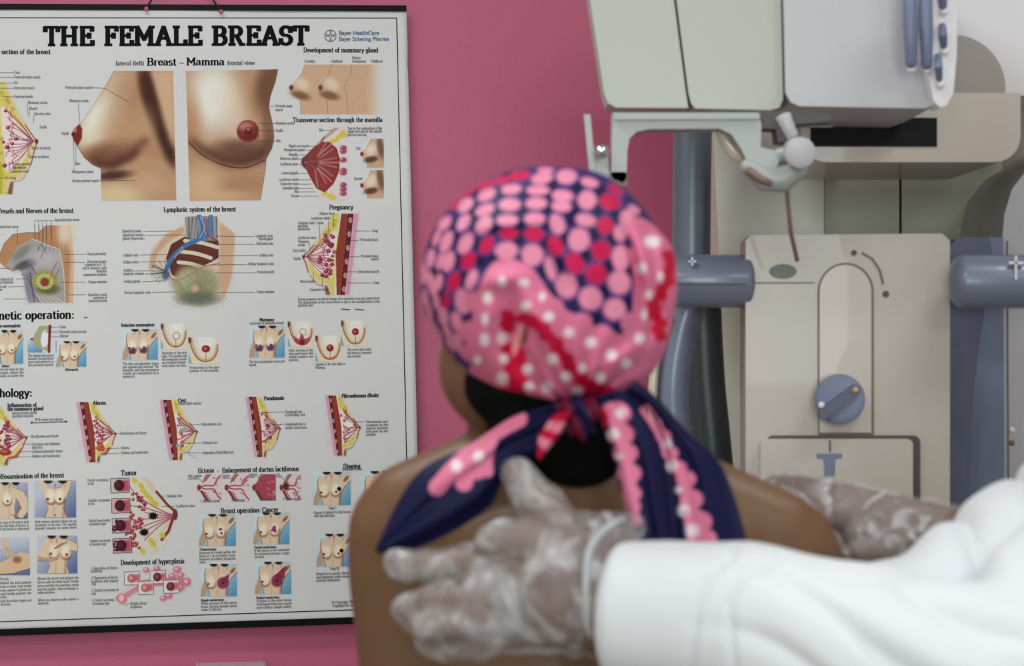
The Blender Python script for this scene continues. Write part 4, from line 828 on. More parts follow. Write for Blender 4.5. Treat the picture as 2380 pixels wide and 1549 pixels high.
for l in ([(0, 169), (32, 169)], [(0, 180), (32, 180)], [(0, 193), (32, 193)], [(0, 205), (32, 205)], [(9, 224), (32, 225)], [(64, 239), (65, 268)], [(68, 253), (68, 272)], [(79, 265), (78, 285)], [(75, 345), (66, 322)], [(66, 365), (64, 318)], [(32, 382), (28, 376)], [(22, 398), (21, 380)], [(0, 414), (22, 414)],
          [(216, 204), (243, 205), (302, 239)], [(182, 241), (186, 290)], [(170, 318), (173, 396)], [(176, 335), (177, 378)], [(230, 419), (314, 420)], [(624, 247), (638, 247)], [(600, 287), (640, 287)], [(585, 304), (640, 304)], [(590, 328), (640, 328)],
          [(754, 303), (772, 303)], [(719, 340), (735, 340)], [(709, 349), (725, 349)], [(693, 360), (708, 360)], [(693, 370), (705, 370)], [(693, 382), (703, 382)], [(695, 403), (717, 403)], [(695, 418), (722, 418)], [(695, 428), (722, 428)], [(695, 438), (727, 438)], [(695, 446), (732, 446)], [(696, 456), (740, 456)],
          [(80, 513), (124, 513)], [(80, 513), (81, 555)], [(89, 513), (90, 558)], [(98, 513), (99, 562)], [(108, 513), (108, 568)], [(119, 513), (120, 572)], [(40, 533), (41, 570)], [(148, 592), (200, 591)], [(150, 610), (198, 610)], [(140, 657), (198, 656)], [(160, 686), (200, 685)], [(0, 624), (22, 624)], [(38, 649), (60, 648)], [(19, 667), (56, 666)], [(9, 695), (60, 695)],
          [(332, 538), (400, 537)], [(336, 547), (440, 546)], [(325, 593), (388, 592)], [(327, 609), (390, 608)], [(310, 630), (385, 629)], [(336, 637), (385, 636)], [(330, 655), (385, 653)], [(354, 680), (412, 679)], [(500, 549), (590, 550)], [(505, 568), (592, 568)], [(500, 595), (600, 594)], [(490, 616), (573, 615)], [(500, 634), (594, 634)], [(505, 680), (592, 680)],
          [(774, 502), (775, 530)], [(763, 513), (764, 548)], [(742, 523), (744, 562)], [(717, 562), (720, 580)], [(708, 587), (709, 600)], [(728, 652), (729, 632)], [(749, 668), (749, 636)], [(825, 537), (860, 537)], [(815, 559), (834, 559)], [(812, 597), (836, 597)], [(806, 632), (830, 632)], [(804, 658), (864, 658)],
          [(118, 761), (136, 761)], [(105, 772), (136, 772)], [(118, 783), (137, 783)], [(63, 1015), (72, 1015)], [(50, 1033), (73, 1033)], [(45, 1050), (74, 1050)], [(28, 1063), (74, 1062)], [(268, 1009), (277, 1008)], [(246, 1043), (278, 1042)], [(235, 1056), (278, 1054)], [(440, 988), (466, 987)], [(424, 1031), (468, 1030)], [(434, 1053), (469, 1053)], [(592, 960), (660, 958)], [(630, 988), (660, 986)], [(646, 995), (652, 987)],
          [(810, 981), (846, 981)], [(375, 1154), (384, 1153)], [(376, 1178), (406, 1178)], [(290, 1408), (300, 1404)], [(456, 1108), (470, 1120)], [(535, 1110), (545, 1122)], [(598, 1108), (612, 1120)], [(655, 1108), (662, 1120)]):
    lead(*l)

bd = Ink()
for a, b in (((-120, 41), (922, 42)), ((922, 42), (953, 1415)), ((953, 1414), (-90, 1449))):
    for k in range(60):
        p0 = [a[i]+(b[i]-a[i])*k/60 for i in (0, 1)]; p1 = [a[i]+(b[i]-a[i])*(k+1)/60 for i in (0, 1)]; bd.seg(*p0, *p1, .9, .9)
sm_.seg(72, 983.5, 155, 980.5, .8, .8); sm_.seg(794, 719, 813, 720, 1.0, 1.0); sm_.seg(825, 719, 846, 721, .9, .9); sm_.seg(195, 738.5, 203, 738, .9, .9)
sm_.seg(72, 983.5, 76, 982, .9, 2.2); sm_.seg(151, 981, 155, 980, .9, 2.2)
sm_.build('caption_lettering', M_small, .0015, 'small dark captions, paragraphs and pointer lines')
bd.build('border_line', M_ink, .0013, 'thin black printed border line')
lg = Ink(); c_ = A(768, 83, 13.2, 13.2, 0, 360, 28)
for a, b in zip(c_, c_[1:]): lg.seg(*a, *b, .8, .8)
text(lg, 'BAYER', 757, 780, 85, 85, 5, .11, .07, False)
for k, ch in enumerate('BAYER'):
    if k != 2: text(lg, ch, 766, 770.4, 76+k*5-.5, 76+k*5-.5, 4.2, .11, .07, False)
text(lg, 'Bayer', 787, 817, 81, 81, 9, .08, .07, False)
lg.build('logo', M_grey, .0014, 'grey round emblem with crossed lettering')
lb = Ink(); text(lb, 'HealthCare', 820, 881, 81, 80.8, 9, .08, .07, False); text(lb, 'Bayer Schering Pharma', 787, 904, 95, 94.5, 9, .075, .065, False)
lb.build('logo_lettering', M_blue, .0014, 'blue sans serif lettering')

# ------------------------------------------------------------------ white wall box at the bottom edge
wb = empty('wall_box', tuple(R(-.47, 0, .9)))
tag(wb, 'white plastic box fixed to the pink wall under the chart, top edge only', 'box')
def wallbox():
    zt = Wnp(540, 1546, 0)[2]; ua = (Vector(Wnp(461, 1543, 0))-W0).dot(U); ub = (Vector(Wnp(612, 1543, 0))-W0).dot(U)
    boxm('casing', (ua, 0.0005, zt-.16), (ub, .05, zt), mat('white_plastic', L(222, 222, 220), .4), wb, .004, 'room')
    boxm('front_cover', (ua+.006, .05, zt-.154), (ub-.006, .054, zt-.006), mat('white_plastic_cover', L(214, 214, 210), .35), wb, .002, 'room')
wallbox()


# ------------------------------------------------------------------ mammography machine
M_mgreen = mat('pale_green_grey_enamel', L(168, 171, 162), .38, noise_amt=.04)
M_mlav = mat('pale_lilac_grey_enamel', L(176, 174, 177), .35)
M_mwhite = mat('glossy_white_enamel', L(214, 210, 212), .18, coat=.4)
M_mbeige = mat('beige_enamel', L(190, 178, 166), .32, coat=.2)
M_mbody = mat('cream_enamel', L(182, 174, 162), .35, coat=.15)
M_mdark = mat('dark_seam_plastic', L(70, 62, 62), .5)  # dark plastic for seams, inner body and small marks
M_black = mat('black_plastic', (.004, .004, .004), .6, spec=.2)
M_olive = mat('olive_grey_panel', L(196, 198, 176), .5)
M_blue1 = mat('blue_grey_metal', L(116, 123, 142), .35, metal=.1, coat=.2)
M_blue2 = mat('dark_blue_plastic', L(78, 80, 104), .4)
M_blue3 = mat('blue_plastic', L(104, 112, 138), .4)
M_steel = mat('brushed_aluminium', L(156, 160, 156), .42, metal=.1)
M_pole = mat('slate_steel', L(112, 122, 134), .35, metal=.3)
M_poled = mat('dark_slate_steel', L(66, 74, 76), .4, metal=.2)
M_brown = mat('warm_brown_rubber', L(120, 96, 88), .5)
M_clear = mat('cream_acrylic', L(205, 196, 172), .15, coat=.5)
M_chrome = mat('chrome', L(225, 225, 225), .12, metal=1)
M_whitemark = mat('white_marking', L(225, 225, 228), .5)
mm = empty('mammography_machine', (P(2000, 775, 3.3).x, 3.3, 0))
tag(mm, 'tall cream and blue-grey mammography machine with handles and knob, behind the patient', 'medical machine')
def yfloor(Y): return 774.5+CAMZ/Y*FPX
M_col = mat('column_enamel', L(216, 216, 200), .4, noise_amt=.04)
column = prism('column', [(1652, -150), (1915, -150), (1915, 600), (1915, yfloor(3.4)), (1745, yfloor(3.4)), (1700, 1200), (1657, 300)], 3.4, .22, M_col, mm, .006)
prism('base', rr(1400, yfloor(3.15)-120, 2500, yfloor(3.15), 30, corners=(1, 0, 0, 1)), 3.15, .55, M_mbody, mm, .01)
prism('back_panel', [(1916, 300), (2090, 300), (2090, 700), (1916, 700)], 3.42, .2, M_olive, mm, .002)
prism('back_panel', [(2096, 300), (2330, 300), (2330, 700), (2096, 700)], 3.42, .2, M_olive, mm, .002)
prism('back_column', [(1916, -150), (2560, -150), (2560, yfloor(3.45)), (1916, yfloor(3.45))], 3.45, .18, mat('taupe_enamel', L(150, 140, 130), .45), mm, .004)
# right hand white column
rc = prism('side_column', [(2480, 330), (2395, 385), (2352, 440), (2334, 500), (2326, 600), (2330, 1300), (2345, yfloor(3.12)), (2620, yfloor(3.12)), (2620, 330)], 3.12, .3, M_mlav, mm, .012)
prism('seam', [(2340, 560), (2343, 560), (2347, 1300), (2344, 1300)], 3.118, .006, M_brown, rc, 0)
for y in (1000, 1030):
    bm = bmesh.new(); ell_bm(bm, P(2352, y, 3.12), (.004, .002, .004), seg=12); finish(bm, 'screw', M_whitemark if y < 1010 else M_brown, rc)
# arm housing below the tube head
ah = prism('arm_housing', rr(1862, 216, 2372, 377, 60, corners=(0, 1, 1, 0)), 3.0, .34, M_mbeige, mm, .012, 4)
prism('slot', [(1884, 272), (2178, 274), (2178, 341), (1884, 341)], 2.998, .02, M_black, ah, 0)
prism('slot_plate', [(1855, 268), (1936, 269), (1936, 296), (1866, 296)], 2.99, .02, M_steel, ah, .001)
prism('upper_housing', rr(2130, -320, 2560, 222, 120), 3.05, .3, M_mwhite, mm, .05, 8)
prism('shadow_disc', [(2215+122*math.cos(k*PI/24), 205-124*math.sin(k*PI/24)) for k in range(48)], 3.035, .02, mat('disc_shadow_grey', L(150, 142, 134), .5), mm, .001)  # grey disc standing in for the round shadow on the white housing
# tube head
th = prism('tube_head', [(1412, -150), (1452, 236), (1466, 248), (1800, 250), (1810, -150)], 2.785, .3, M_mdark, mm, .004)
prism('front_cover', [(1349, -150), (1404, 215), (1413, 240), (1432, 250), (1600, 251), (1594, 215), (1547, -150)], 2.75, .08, M_mgreen, mm, .014, 5)
prism('front_cover', [(1553, -150), (1600, 215), (1606, 240), (1616, 252), (1790, 256), (1812, 250), (1820, 230), (1812, -150)], 2.75, .08, M_mgreen, mm, .012, 5)
prism('side_cover', [(1818, -150), (1826, 215), (1838, 238), (1858, 247), (2150, 252), (2185, 240), (2190, -150)], 2.74, .3, M_mlav, mm, .014, 5)
bz = prism('bezel', [(2146, -150), (2222, -150), (2224, 120), (2216, 215), (2200, 245), (2185, 250), (2170, 235), (2160, 180), (2146, 120)], 2.71, .05, M_mwhite, mm, .008, 4)
for k, (x, ya, yb, wpx) in enumerate(((2114, -40, 145, 17), (2151, -40, 148, 17), (2190, 62, 105, 11), (2180, 132, 182, 10), (2188, -60, 12, 13))):
    g = tube('handle_grip', [P(x, ya, 2.69), P(x+1, (ya+yb)/2, 2.68), P(x+3, yb, 2.69)], [wpx/FPX*2.69*.85, wpx/FPX*2.69, wpx/FPX*2.69*.8], M_blue3, bz, 20, cap=1)
    bm = bmesh.new(); ell_bm(bm, P(x+5, yb+14, 2.695), (.0055, .005, .006), seg=16); finish(bm, 'grip_end', M_mwhite, g)
# paddle bracket
pb = prism('paddle_bracket', [(1424, 262), (1762, 262), (1770, 290), (1768, 342), (1800, 350), (1812, 372), (1800, 402), (1770, 405), (1742, 385), (1722, 345), (1700, 312), (1672, 299), (1510, 300), (1480, 306), (1463, 322), (1458, 350), (1456, 415), (1448, 425), (1424, 415), (1420, 405)], 2.7, .05, M_steel, mm, .003)
prism('bracket_rail', [(1428, 266), (1766, 264), (1766, 276), (1428, 278)], 2.695, .02, M_steel, pb, .0015)
prism('bracket_block', [(1755, 256), (1932, 266), (1932, 282), (1830, 290), (1826, 330), (1808, 330), (1804, 300), (1757, 298)], 2.705, .05, M_mdark, pb, .002)
prism('hook', [(1357, 266), (1372, 266), (1384, 400), (1400, 418), (1372, 420)], 2.7, .012, M_steel, pb, .001)
bm = bmesh.new(); ell_bm(bm, P(1397, 352, 2.69), (.0085, .012, .008)); finish(bm, 'screw', M_chrome, pb)
prism('hook_foot', [(1380, 352), (1412, 352), (1416, 400), (1455, 404), (1458, 432), (1380, 425)], 2.705, .03, M_steel, pb, .003)
prism('rubber_pad', rr(1416, 400, 1458, 434, 8), 2.7, .03, M_brown, pb, .003)
tube('clevis', [P(1738, 388, 2.7), P(1775, 416, 2.7), P(1820, 418, 2.7), P(1856, 396, 2.7)], [.009, .014, .015, .010], M_steel, pb, 20, cap=1)
tube('clevis_pad', [P(1742, 398, 2.69), P(1770, 418, 2.688), P(1788, 424, 2.69)], .005, M_brown, pb, 14, cap=1)
kb = tube('clamp_knob', [P(1848, 350, 2.73), P(1860, 356, 2.67)], [.0165, .0172], M_mlav, pb, 32, cap=.12)
tube('knob_shaft', [P(1808, 362, 2.71), P(1850, 356, 2.70)], .010, M_steel, kb, 20)
tube('lever', [P(1820, 270, 2.70), P(1842, 318, 2.70)], [.009, .007], M_mlav, pb, 16)
tube('paddle_corner', [P(1672, 300, 2.74), P(1688, 330, 2.74), P(1708, 356, 2.74), P(1738, 376, 2.74)], [.006, .008, .008, .006], M_clear, pb, 16)
tube('cable', [P(1828, 415, 2.72), P(1831, 470, 2.72), P(1838, 540, 2.74), P(1853, 606, 2.76)], .0026, M_brown, mm, 10)
# upright pole and grips on the left
tube('pole', [P(1612, 150, 3.3), P(1608, 400, 3.3), P(1606, 640, 3.3)], .0265, M_pole, mm, 40, cap=.1)
lh = tube('grab_handle', [P(1545, 654, 2.97), P(1737, 654, 2.97)], .0327, M_blue1, mm, 48, cap=.3)
prism('seam', [(1560, 658), (1733, 660), (1733, 663), (1560, 662)], 2.936, .004, M_mdark, lh, 0)
for a in (((1600, 606), (1618, 606), (1618, 610), (1600, 610)), ((1607, 598), (1611, 598), (1611, 618), (1607, 618))): prism('marking', list(a), 2.938, .004, M_whitemark, lh, 0)
def c3(pts, Y, n=16): return [P(x, y, Y) for x, y in spline(pts, n)]
tube('grip_trim', c3([(1556, 735), (1534, 790), (1520, 870), (1517, 960), (1530, 1060), (1560, 1150)], 3.04), .006, M_clear, mm, 14)
tube('curved_grip', c3([(1600, 700), (1578, 780), (1563, 870), (1562, 970), (1580, 1080), (1610, 1200)], 3.06), .0235, M_blue1, mm, 28)
tube('rear_grip', c3([(1630, 700), (1634, 800), (1640, 900), (1650, 1000), (1662, 1120), (1680, 1250)], 3.16), .026, M_poled, mm, 28)
# receptor body
bd_ = prism('receptor_body', [(1733, 560), (1745, 547), (2190, 543), (2208, 560), (2208, 1400), (1733, 1400)], 2.95, .07, M_mbody, mm, .008, 4)
prism('mounting_block', [(1850, 600), (2180, 600), (2180, 1400), (1850, 1400)], 3.02, .4, M_mbody, bd_, .004)
prism('slot_gasket', [(1901+0*0, 1012), (1901, 680)]+[(1966+65*math.cos(math.radians(a)), 678-67*math.sin(math.radians(a))) for a in range(170, -1, -10)]+[(2032, 1016)], 2.9485, .004, M_brown, bd_, 0)
arch = prism('slot_plate', [(1905, 1006), (1905, 680)]+[(1965+60*math.cos(math.radians(a)), 678-62*math.sin(math.radians(a))) for a in range(170, -1, -10)]+[(2025, 1006)], 2.9465, .006, M_mbeige, bd_, .001)
kn = tube('knob', [P(1952, 928, 2.95), P(1952, 928, 2.915)], [.0305, .0300], M_blue3, mm, 48, cap=.05)
prism('pointer', [(1902, 955), (1912, 978), (1998, 918), (2000, 900), (1985, 893)], 2.905, .01, M_blue2, kn, .003)
for x, y, m_ in ((1909, 942, M_whitemark), (1988, 907, mat('orange_dot', L(196, 160, 128), .4))):
    bm = bmesh.new(); ell_bm(bm, P(x, y, 2.903), (.004, .003, .004), seg=14); finish(bm, 'dot', m_, kn)
prism('panel_gasket', rr(1782, 1013, 2139, 1400, 16, corners=(1, 0, 0, 1)), 2.945, .01, M_mdark, bd_, .001)
lp = prism('lower_panel', rr(1768, 1021, 2122, 1400, 14, corners=(1, 0, 0, 1)), 2.935, .016, M_mbody, bd_, .004)
prism('marking', [(1898, 1055), (1957, 1055), (1957, 1066), (1942, 1068), (1940, 1108), (1916, 1108), (1914, 1068), (1898, 1066)], 2.9345, .002, M_blue3, lp, 0)
prism('marking', [(1927, 1024), (1931, 1024), (1931, 1052), (1927, 1052)], 2.9345, .002, M_mdark, lp, 0)
prism('port', [(1820+32*math.cos(k*PI/12), 631-17*math.sin(k*PI/12)) for k in range(24)], 2.948, .004, mat('dark_green_port', L(92, 100, 92), .4), bd_, .0005)
for x, y, r in ((1985, 588, 7), (2059, 684, 8)): prism('marking', [(x+r*math.cos(k*PI/6), y-r*math.sin(k*PI/6)) for k in range(12)], 2.949, .002, M_mdark, bd_, 0)
tube('printed_arc', [P(2004, 588, 2.949), P(2028, 602, 2.949), P(2045, 628, 2.949), P(2053, 660, 2.949)], .0012, M_brown, bd_, 8)
tube('printed_arc', [P(1905, 690, 2.9475), P(1920, 645, 2.9475), P(1950, 622, 2.9475), P(1985, 622, 2.9475)], .0010, M_brown, bd_, 8)
prism('reflection_line', [(1735, 657), (1893, 656), (1893, 659), (1735, 660)], 2.949, .002, M_brown, bd_, 0)  # thin reddish line drawn in for the clear paddle's reflection
prism('side_panel', [(2225, 560), (2240, 552), (2332, 552), (2336, 1400), (2225, 1400)], 3.03, .2, M_blue3, mm, .006)
prism('side_trim', [(2207, 575), (2222, 556), (2300, 550), (2306, 590), (2292, 700), (2272, 830), (2258, 960), (2254, 1100), (2262, 1400), (2210, 1400)], 2.99, .1, M_blue2, mm, .004)
rh = tube('grab_handle', [P(2238, 655, 2.9), P(2480, 655, 2.9)], .0325, M_blue1, mm, 48, cap=.55)
for a in (((2345, 608), (2380, 608), (2380, 614), (2345, 614)), ((2359, 594), (2364, 594), (2364, 650), (2359, 650))): prism('marking', list(a), 2.866, .004, M_whitemark, rh, 0)

#ENDM

# ------------------------------------------------------------------ headscarf print
SC = Canvas(930, 370, 1600, 970, 1.0, base=(44, 30, 92))
def zz(x, y): return 950+x/2.5815, 360+y/2.5815
PK, CR, NV, WH = (212, 128, 154), (186, 14, 70), (22, 14, 62), (226, 208, 212)
def zpoly(pts, col, sm=40, al=1): SC.poly([zz(*p) for p in pts], col, al, smooth=sm)
dots = []
for row in ('460 180 60 20 -20 c;350 225 60 22 -32 c;660 125 68 28 -8 c;560 150 50 22 -15 c;540 100 60 18 -25 p;380 170 50 12 -35 p;280 300 40 16 -45 c;800 140 65 35 -10 p;945 130 62 44 0 p;1085 165 56 28 15 p;820 90 50 16 0 p;1240 205 50 20 30 c',
            '340 300 55 35 -40 p;465 240 60 32 -25 p;615 205 62 30 -5 p;775 212 72 28 0 p;920 245 65 35 5 p;1070 270 55 57 0 p;1205 280 64 50 10 c',
            '215 410 52 30 -50 p;330 405 58 32 -55 p;455 330 62 32 -20 p;605 298 66 38 0 p;765 290 66 36 0 p;915 308 62 32 5 p;1060 390 62 38 10 p;1180 425 50 54 0 c',
            '225 520 68 34 -65 p;340 530 68 40 -62 p;450 420 62 42 -50 p;590 392 66 33 0 p;755 385 64 38 0 p;890 415 45 62 -22 p;1020 510 66 70 0 p;1155 575 60 60 0 c',
            '600 470 58 36 0 c;750 475 64 40 8 c;465 540 58 36 -58 c;880 545 45 62 -28 c;355 635 56 42 -60 c;995 650 52 67 -28 c;1125 712 64 60 0 c;270 760 60 36 -70 c;220 880 55 24 -80 c',
            '585 575 68 52 -5 p;740 600 65 64 -10 p;850 680 32 74 -15 p;945 785 64 74 -15 p;1090 860 70 70 0 p;1235 925 67 64 0 p;1270 620 52 78 0 p;1262 765 68 70 0 p',
            '235 640 62 38 -70 p;130 620 58 26 -80 p;140 780 70 26 80 p;375 750 66 32 -70 p;320 880 44 76 -8 p;285 1000 32 60 -15 p;205 970 28 60 -12 p;110 900 14 60 -8 p;170 1080 24 52 -25 p;260 1130 30 50 -35 p;350 1200 30 45 -45 p',
            '1310 385 48 55 -20 p;1268 470 40 50 0 p;1350 330 40 25 30 p;165 500 20 52 20 p;90 720 16 60 4 p'):
    for q in row.split(';'):
        a = q.split(); dots.append((*map(float, a[:5]), a[5]))
for x, y, rx, ry, an in ((92, 850, 14, 50, 5), (125, 960, 16, 50, -6), (165, 880, 20, 48, -5), (185, 1140, 18, 45, -25), (245, 1215, 20, 48, -35), (310, 1290, 22, 50, -40), (290, 1110, 24, 45, -20), (230, 1060, 20, 45, -20), (375, 1350, 22, 45, -45), (75, 640, 12, 55, 4), (120, 740, 16, 50, 0), (150, 1040, 16, 45, -15), (185, 640, 18, 55, 14), (180, 760, 20, 52, 6), (320, 1180, 18, 40, -30)): dots.append((x, y, rx, ry, an, 'p'))
rows_ = {}
for x, y, rx, ry, an, t in dots:      # fabric rings around each dot are mauve, gaps are navy
    X, Y = zz(x, y); SC.ell(X, Y, rx*1.28/2.58, ry*1.28/2.58, (120, 62, 116), .8, an, .12)
for gx, gy in ((860, 170), (1010, 195), (1145, 215), (540, 245), (690, 238), (845, 240), (390, 240), (370, 320), (515, 345), (675, 335), (830, 325), (990, 330), (1130, 335), (260, 420), (385, 400), (505, 430), (670, 425), (825, 415), (970, 385), (1110, 480), (1225, 500), (150, 520), (270, 510), (400, 530), (520, 420), (940, 500), (660, 510), (820, 525), (1060, 600), (1235, 370), (1320, 490), (290, 630), (510, 640), (660, 640), (800, 700), (905, 650), (1200, 665), (1030, 755), (1170, 820), (870, 830), (330, 740), (990, 905), (1315, 890), (1130, 985), (1265, 1040), (180, 870), (345, 1010), (1330, 700), (180, 700), (130, 730), (1385, 385), (430, 640), (590, 130)):
    SC.ell(*zz(gx, gy), 34/2.58, 42/2.58, NV, 1, 0, .3)
for x, y, rx, ry, an, t in dots: SC.ell(*zz(x, y), rx/2.58, ry/2.58, PK if t == 'p' else CR, 1, an, .1)
zpoly([(430, 760), (500, 650), (600, 620), (720, 665), (790, 745), (850, 830), (950, 935), (1040, 965), (1120, 1035), (1200, 1040), (1270, 1080), (1330, 1000), (1345, 880), (1340, 700), (1310, 590), (1340, 540), (1300, 430), (1370, 370), (1480, 430), (1560, 520), (1700, 620), (1690, 900), (1560, 1250), (1350, 1530), (900, 1600), (560, 1560), (400, 1400), (400, 1290), (345, 1130), (385, 960), (400, 850)], (206, 108, 140), 120)
for x, y in ((870, 920), (1040, 1010), (1160, 1080), (1330, 1010), (395, 880), (360, 1060), (380, 1180), (420, 1300)): SC.ell(*zz(x, y), 24, 25, (206, 108, 140), 1, 0, .08)
def zline(pts, w_, col):
    SC.line([zz(*p) for p in pts], w_/2.58, col, 1, smooth=30)
    for k, p in enumerate(spline([zz(*p) for p in pts], max(4, len(pts)*2))):
        SC.ell(p[0]+(7 if k % 2 else -7), p[1], w_/2.58*.55, w_/2.58*.5, col, 1, 0, .15)
zline([(700, 985), (760, 1010), (850, 1100), (920, 1200), (1000, 1300), (1080, 1380), (1180, 1420)], 70, (180, 10, 54))
zline([(600, 960), (590, 1040)], 60, (180, 10, 54))
zline([(615, 1170), (660, 1230), (630, 1300), (660, 1360), (640, 1430), (540, 1440)], 85, (192, 12, 56))
zline([(1565, 600), (1560, 720), (1520, 820), (1460, 900), (1500, 1000), (1500, 1090)], 60, (196, 12, 52))
zline([(450, 1390), (560, 1440), (660, 1430)], 40, (180, 12, 56)); zline([(1080, 1440), (1190, 1420)], 60, (180, 10, 54))
SC.ell(*zz(690, 1085), 9, 22, (110, 40, 50), .9, 10, .4); SC.ell(*zz(650, 1110), 9, 40, (226, 150, 150), 1, 15, .3)  # brown ellipse: shade of the fold hollow painted into the cloth colour
for x, y, rx, ry in ((470, 855, 35, 45), (690, 765, 45, 30), (800, 850, 25, 35), (700, 905, 40, 35), (455, 985, 25, 45), (455, 1110, 35, 50), (560, 1100, 40, 45), (840, 970, 40, 35), (960, 1065, 38, 38), (1090, 1125, 45, 40), (1385, 1100, 40, 40), (1215, 1200, 40, 42), (1305, 1250, 38, 38), (860, 1225, 42, 42), (1040, 1280, 35, 40), (710, 1285, 40, 40), (940, 1330, 40, 38), (1150, 1340, 40, 38), (560, 1340, 45, 45), (570, 1220, 35, 35), (410, 1230, 30, 35), (830, 1395, 45, 42), (720, 1390, 40, 35), (1010, 1420, 40, 35), (730, 1480, 40, 25), (1395, 680, 40, 42), (1460, 520, 62, 45), (1510, 730, 25, 40), (1440, 840, 30, 40), (560, 760, 30, 40), (1410, 960, 20, 40)):
    SC.ell(*zz(x, y), rx/2.58*.82, ry/2.58*.82, WH, 1, 0, .35)
TC = Canvas(860, 900, 1780, 1320, 1.0, base=(12, 14, 54))
def tz(x, y): return 780+x/2.315, 880+y/2.315
def tr(x, y): return 1300+x/2.315, 880+y/2.315
for pts, wd in (([(985, 215), (850, 290), (760, 370), (690, 430), (620, 500), (545, 585)], 92), ([(850, 300), (815, 420), (815, 500)], 62), ([(740, 400), (720, 480), (690, 560)], 90)):
    TC.line([tz(*p) for p in pts], wd/2.315, (210, 116, 146), smooth=24)
for x, y, r in ((548, 580, 40), (690, 560, 48), (765, 500, 44), (815, 500, 32), (620, 510, 40)): TC.ell(*tz(x, y), r/2.3, r/2.3, (210, 116, 146), 1, 0, .1)
for x, y in ((770, 420), (650, 470)): TC.ell(*tz(x, y), 13, 14, WH, 1, 0, .4)
for pts in ((( 300, 190, 85), (330, 300, 74), (355, 400, 68), (375, 510, 66), (390, 620, 52), (395, 690, 44), (400, 760, 44)), ((470, 170, 22), (520, 240, 30), (560, 310, 40), (595, 400, 45), (635, 480, 50), (680, 540, 56), (710, 650, 66), (745, 770, 76), (765, 870, 84), (780, 960, 84))):
    TC.line([tr(x-8, y) for x, y, r in pts], pts[3][2]*1.2/2.315, (210, 116, 146), smooth=20)
    for x, y, r in pts: TC.ell(*tr(x, y), r/2.315, r*.8/2.315, (210, 116, 146), 1, 0, .1)
for x, y, r in ((290, 300, 32), (580, 350, 26), (605, 470, 30), (665, 710, 34), (715, 820, 38), (330, 185, 30), (320, 420, 20), (640, 600, 22)): TC.ell(*tr(x, y), r/2.315, r/2.315, WH, 1, 0, .4)
TC.ell(*tr(230, 215), 16, 24, (190, 16, 56), .9, 0, .4); TC.ell(1590, 1190, 5, 5, (140, 60, 100), .6)
def sample(cv, px, py):
    i = np.clip(((px-cv.x0)*cv.ss).astype(int), 0, cv.w-1); j = np.clip(((py-cv.y0)*cv.ss).astype(int), 0, cv.h-1)
    return np.clip(lin(cv.c[j, i])*1.0, 0, 1)
M_scarf = mat_attr('printed_satin', .55, .16)

# ------------------------------------------------------------------ the patient, seen from behind
M_skin = mat('brown_skin', L(112, 79, 52), .45, spec=.45, noise_amt=.15, noise_scale=9, bump=.06, bump_scale=180)
M_hair = mat('black_hair', (.003, .003, .003), .8, spec=.08, bump=.3, bump_scale=500)
pt = empty('person', (P(1385, 775, 2.14).x, 2.14, 0))
tag(pt, 'person with bare back and pink dotted navy headscarf knotted at the nape, seen from behind', 'person')
bm = bmesh.new(); T = lambda pts, r, **k: tube_bm(bm, pts, r, **k)
YB = 2.14
ell_bm(bm, P(1275, 672, 2.085), (.092, .098, .090)); ell_bm(bm, P(1180, 850, 2.12), (.062, .07, .062)); ell_bm(bm, P(1150, 900, 2.17), (.036, .03, .03))
ell_bm(bm, P(1135, 790, 2.205), (.012, .02, .014)); ell_bm(bm, P(1130, 760, 2.19), (.009, .014, .026))
ell_bm(bm, P(1142, 862, 2.19), (.026, .014, .006)); ell_bm(bm, P(1142, 882, 2.19), (.022, .012, .006)); ell_bm(bm, P(1060, 735, 2.11), (.008, .02, .03)); 
T([P(1150, 865, 2.13), P(1180, 930, 2.13), P(1222, 1000, 2.13)], [.046, .042, .040]); T([P(1270, 880, 2.10), P(1300, 1000, 2.12), P(1330, 1120, 2.14)], [.052, .05, .062])
T([P(1310, 1060, 2.14), P(1120, 1125, 2.14), P(955, 1190, 2.15)], [.05, .047, .045]); T([P(1330, 1070, 2.14), P(1560, 1155, 2.15), P(1800, 1245, 2.16)], [.05, .048, .042])
T([P(1000, 1230, 2.16), P(1390, 1210, 2.16), P(1770, 1290, 2.17)], [.06, .075, .055])
def ring_body(rows):      # trunk as one lofted volume: (px, py, Y, half width m, half depth m)
    seg = 40; rings = []
    for x, y, Y, a, b in rows:
        c = P(x, y, Y); ring_ = []
        for k in range(seg):
            t = 2*PI*k/seg; cx, sx = math.cos(t), math.sin(t); e = .8
            px_ = a*math.copysign(abs(cx)**e, cx); py_ = b*math.copysign(abs(sx)**e, sx)
            if sx < 0: py_ += .012*math.exp(-(px_/.022)**2)     # spine furrow
            ring_.append(bm.verts.new(c+Vector((px_, py_, 0))))
        rings.append(ring_)
    for a, b in zip(rings, rings[1:]):
        for k in range(seg): bm.faces.new((a[k], a[(k+1) % seg], b[(k+1) % seg], b[k]))
    bm.faces.new(rings[0]); bm.faces.new(rings[-1][::-1])
ring_body([(1370, 1130, 2.16, .11, .05), (1375, 1220, 2.16, .155, .085), (1378, 1330, 2.17, .168, .10), (1385, 1480, 2.17, .162, .108), (1390, 1650, 2.165, .148, .105), (1395, 1900, 2.16, .13, .095), (1395, 2100, 2.16, .145, .105), (1395, 2300, 2.16, .17, .12), (1395, 2500, 2.16, .16, .115)])
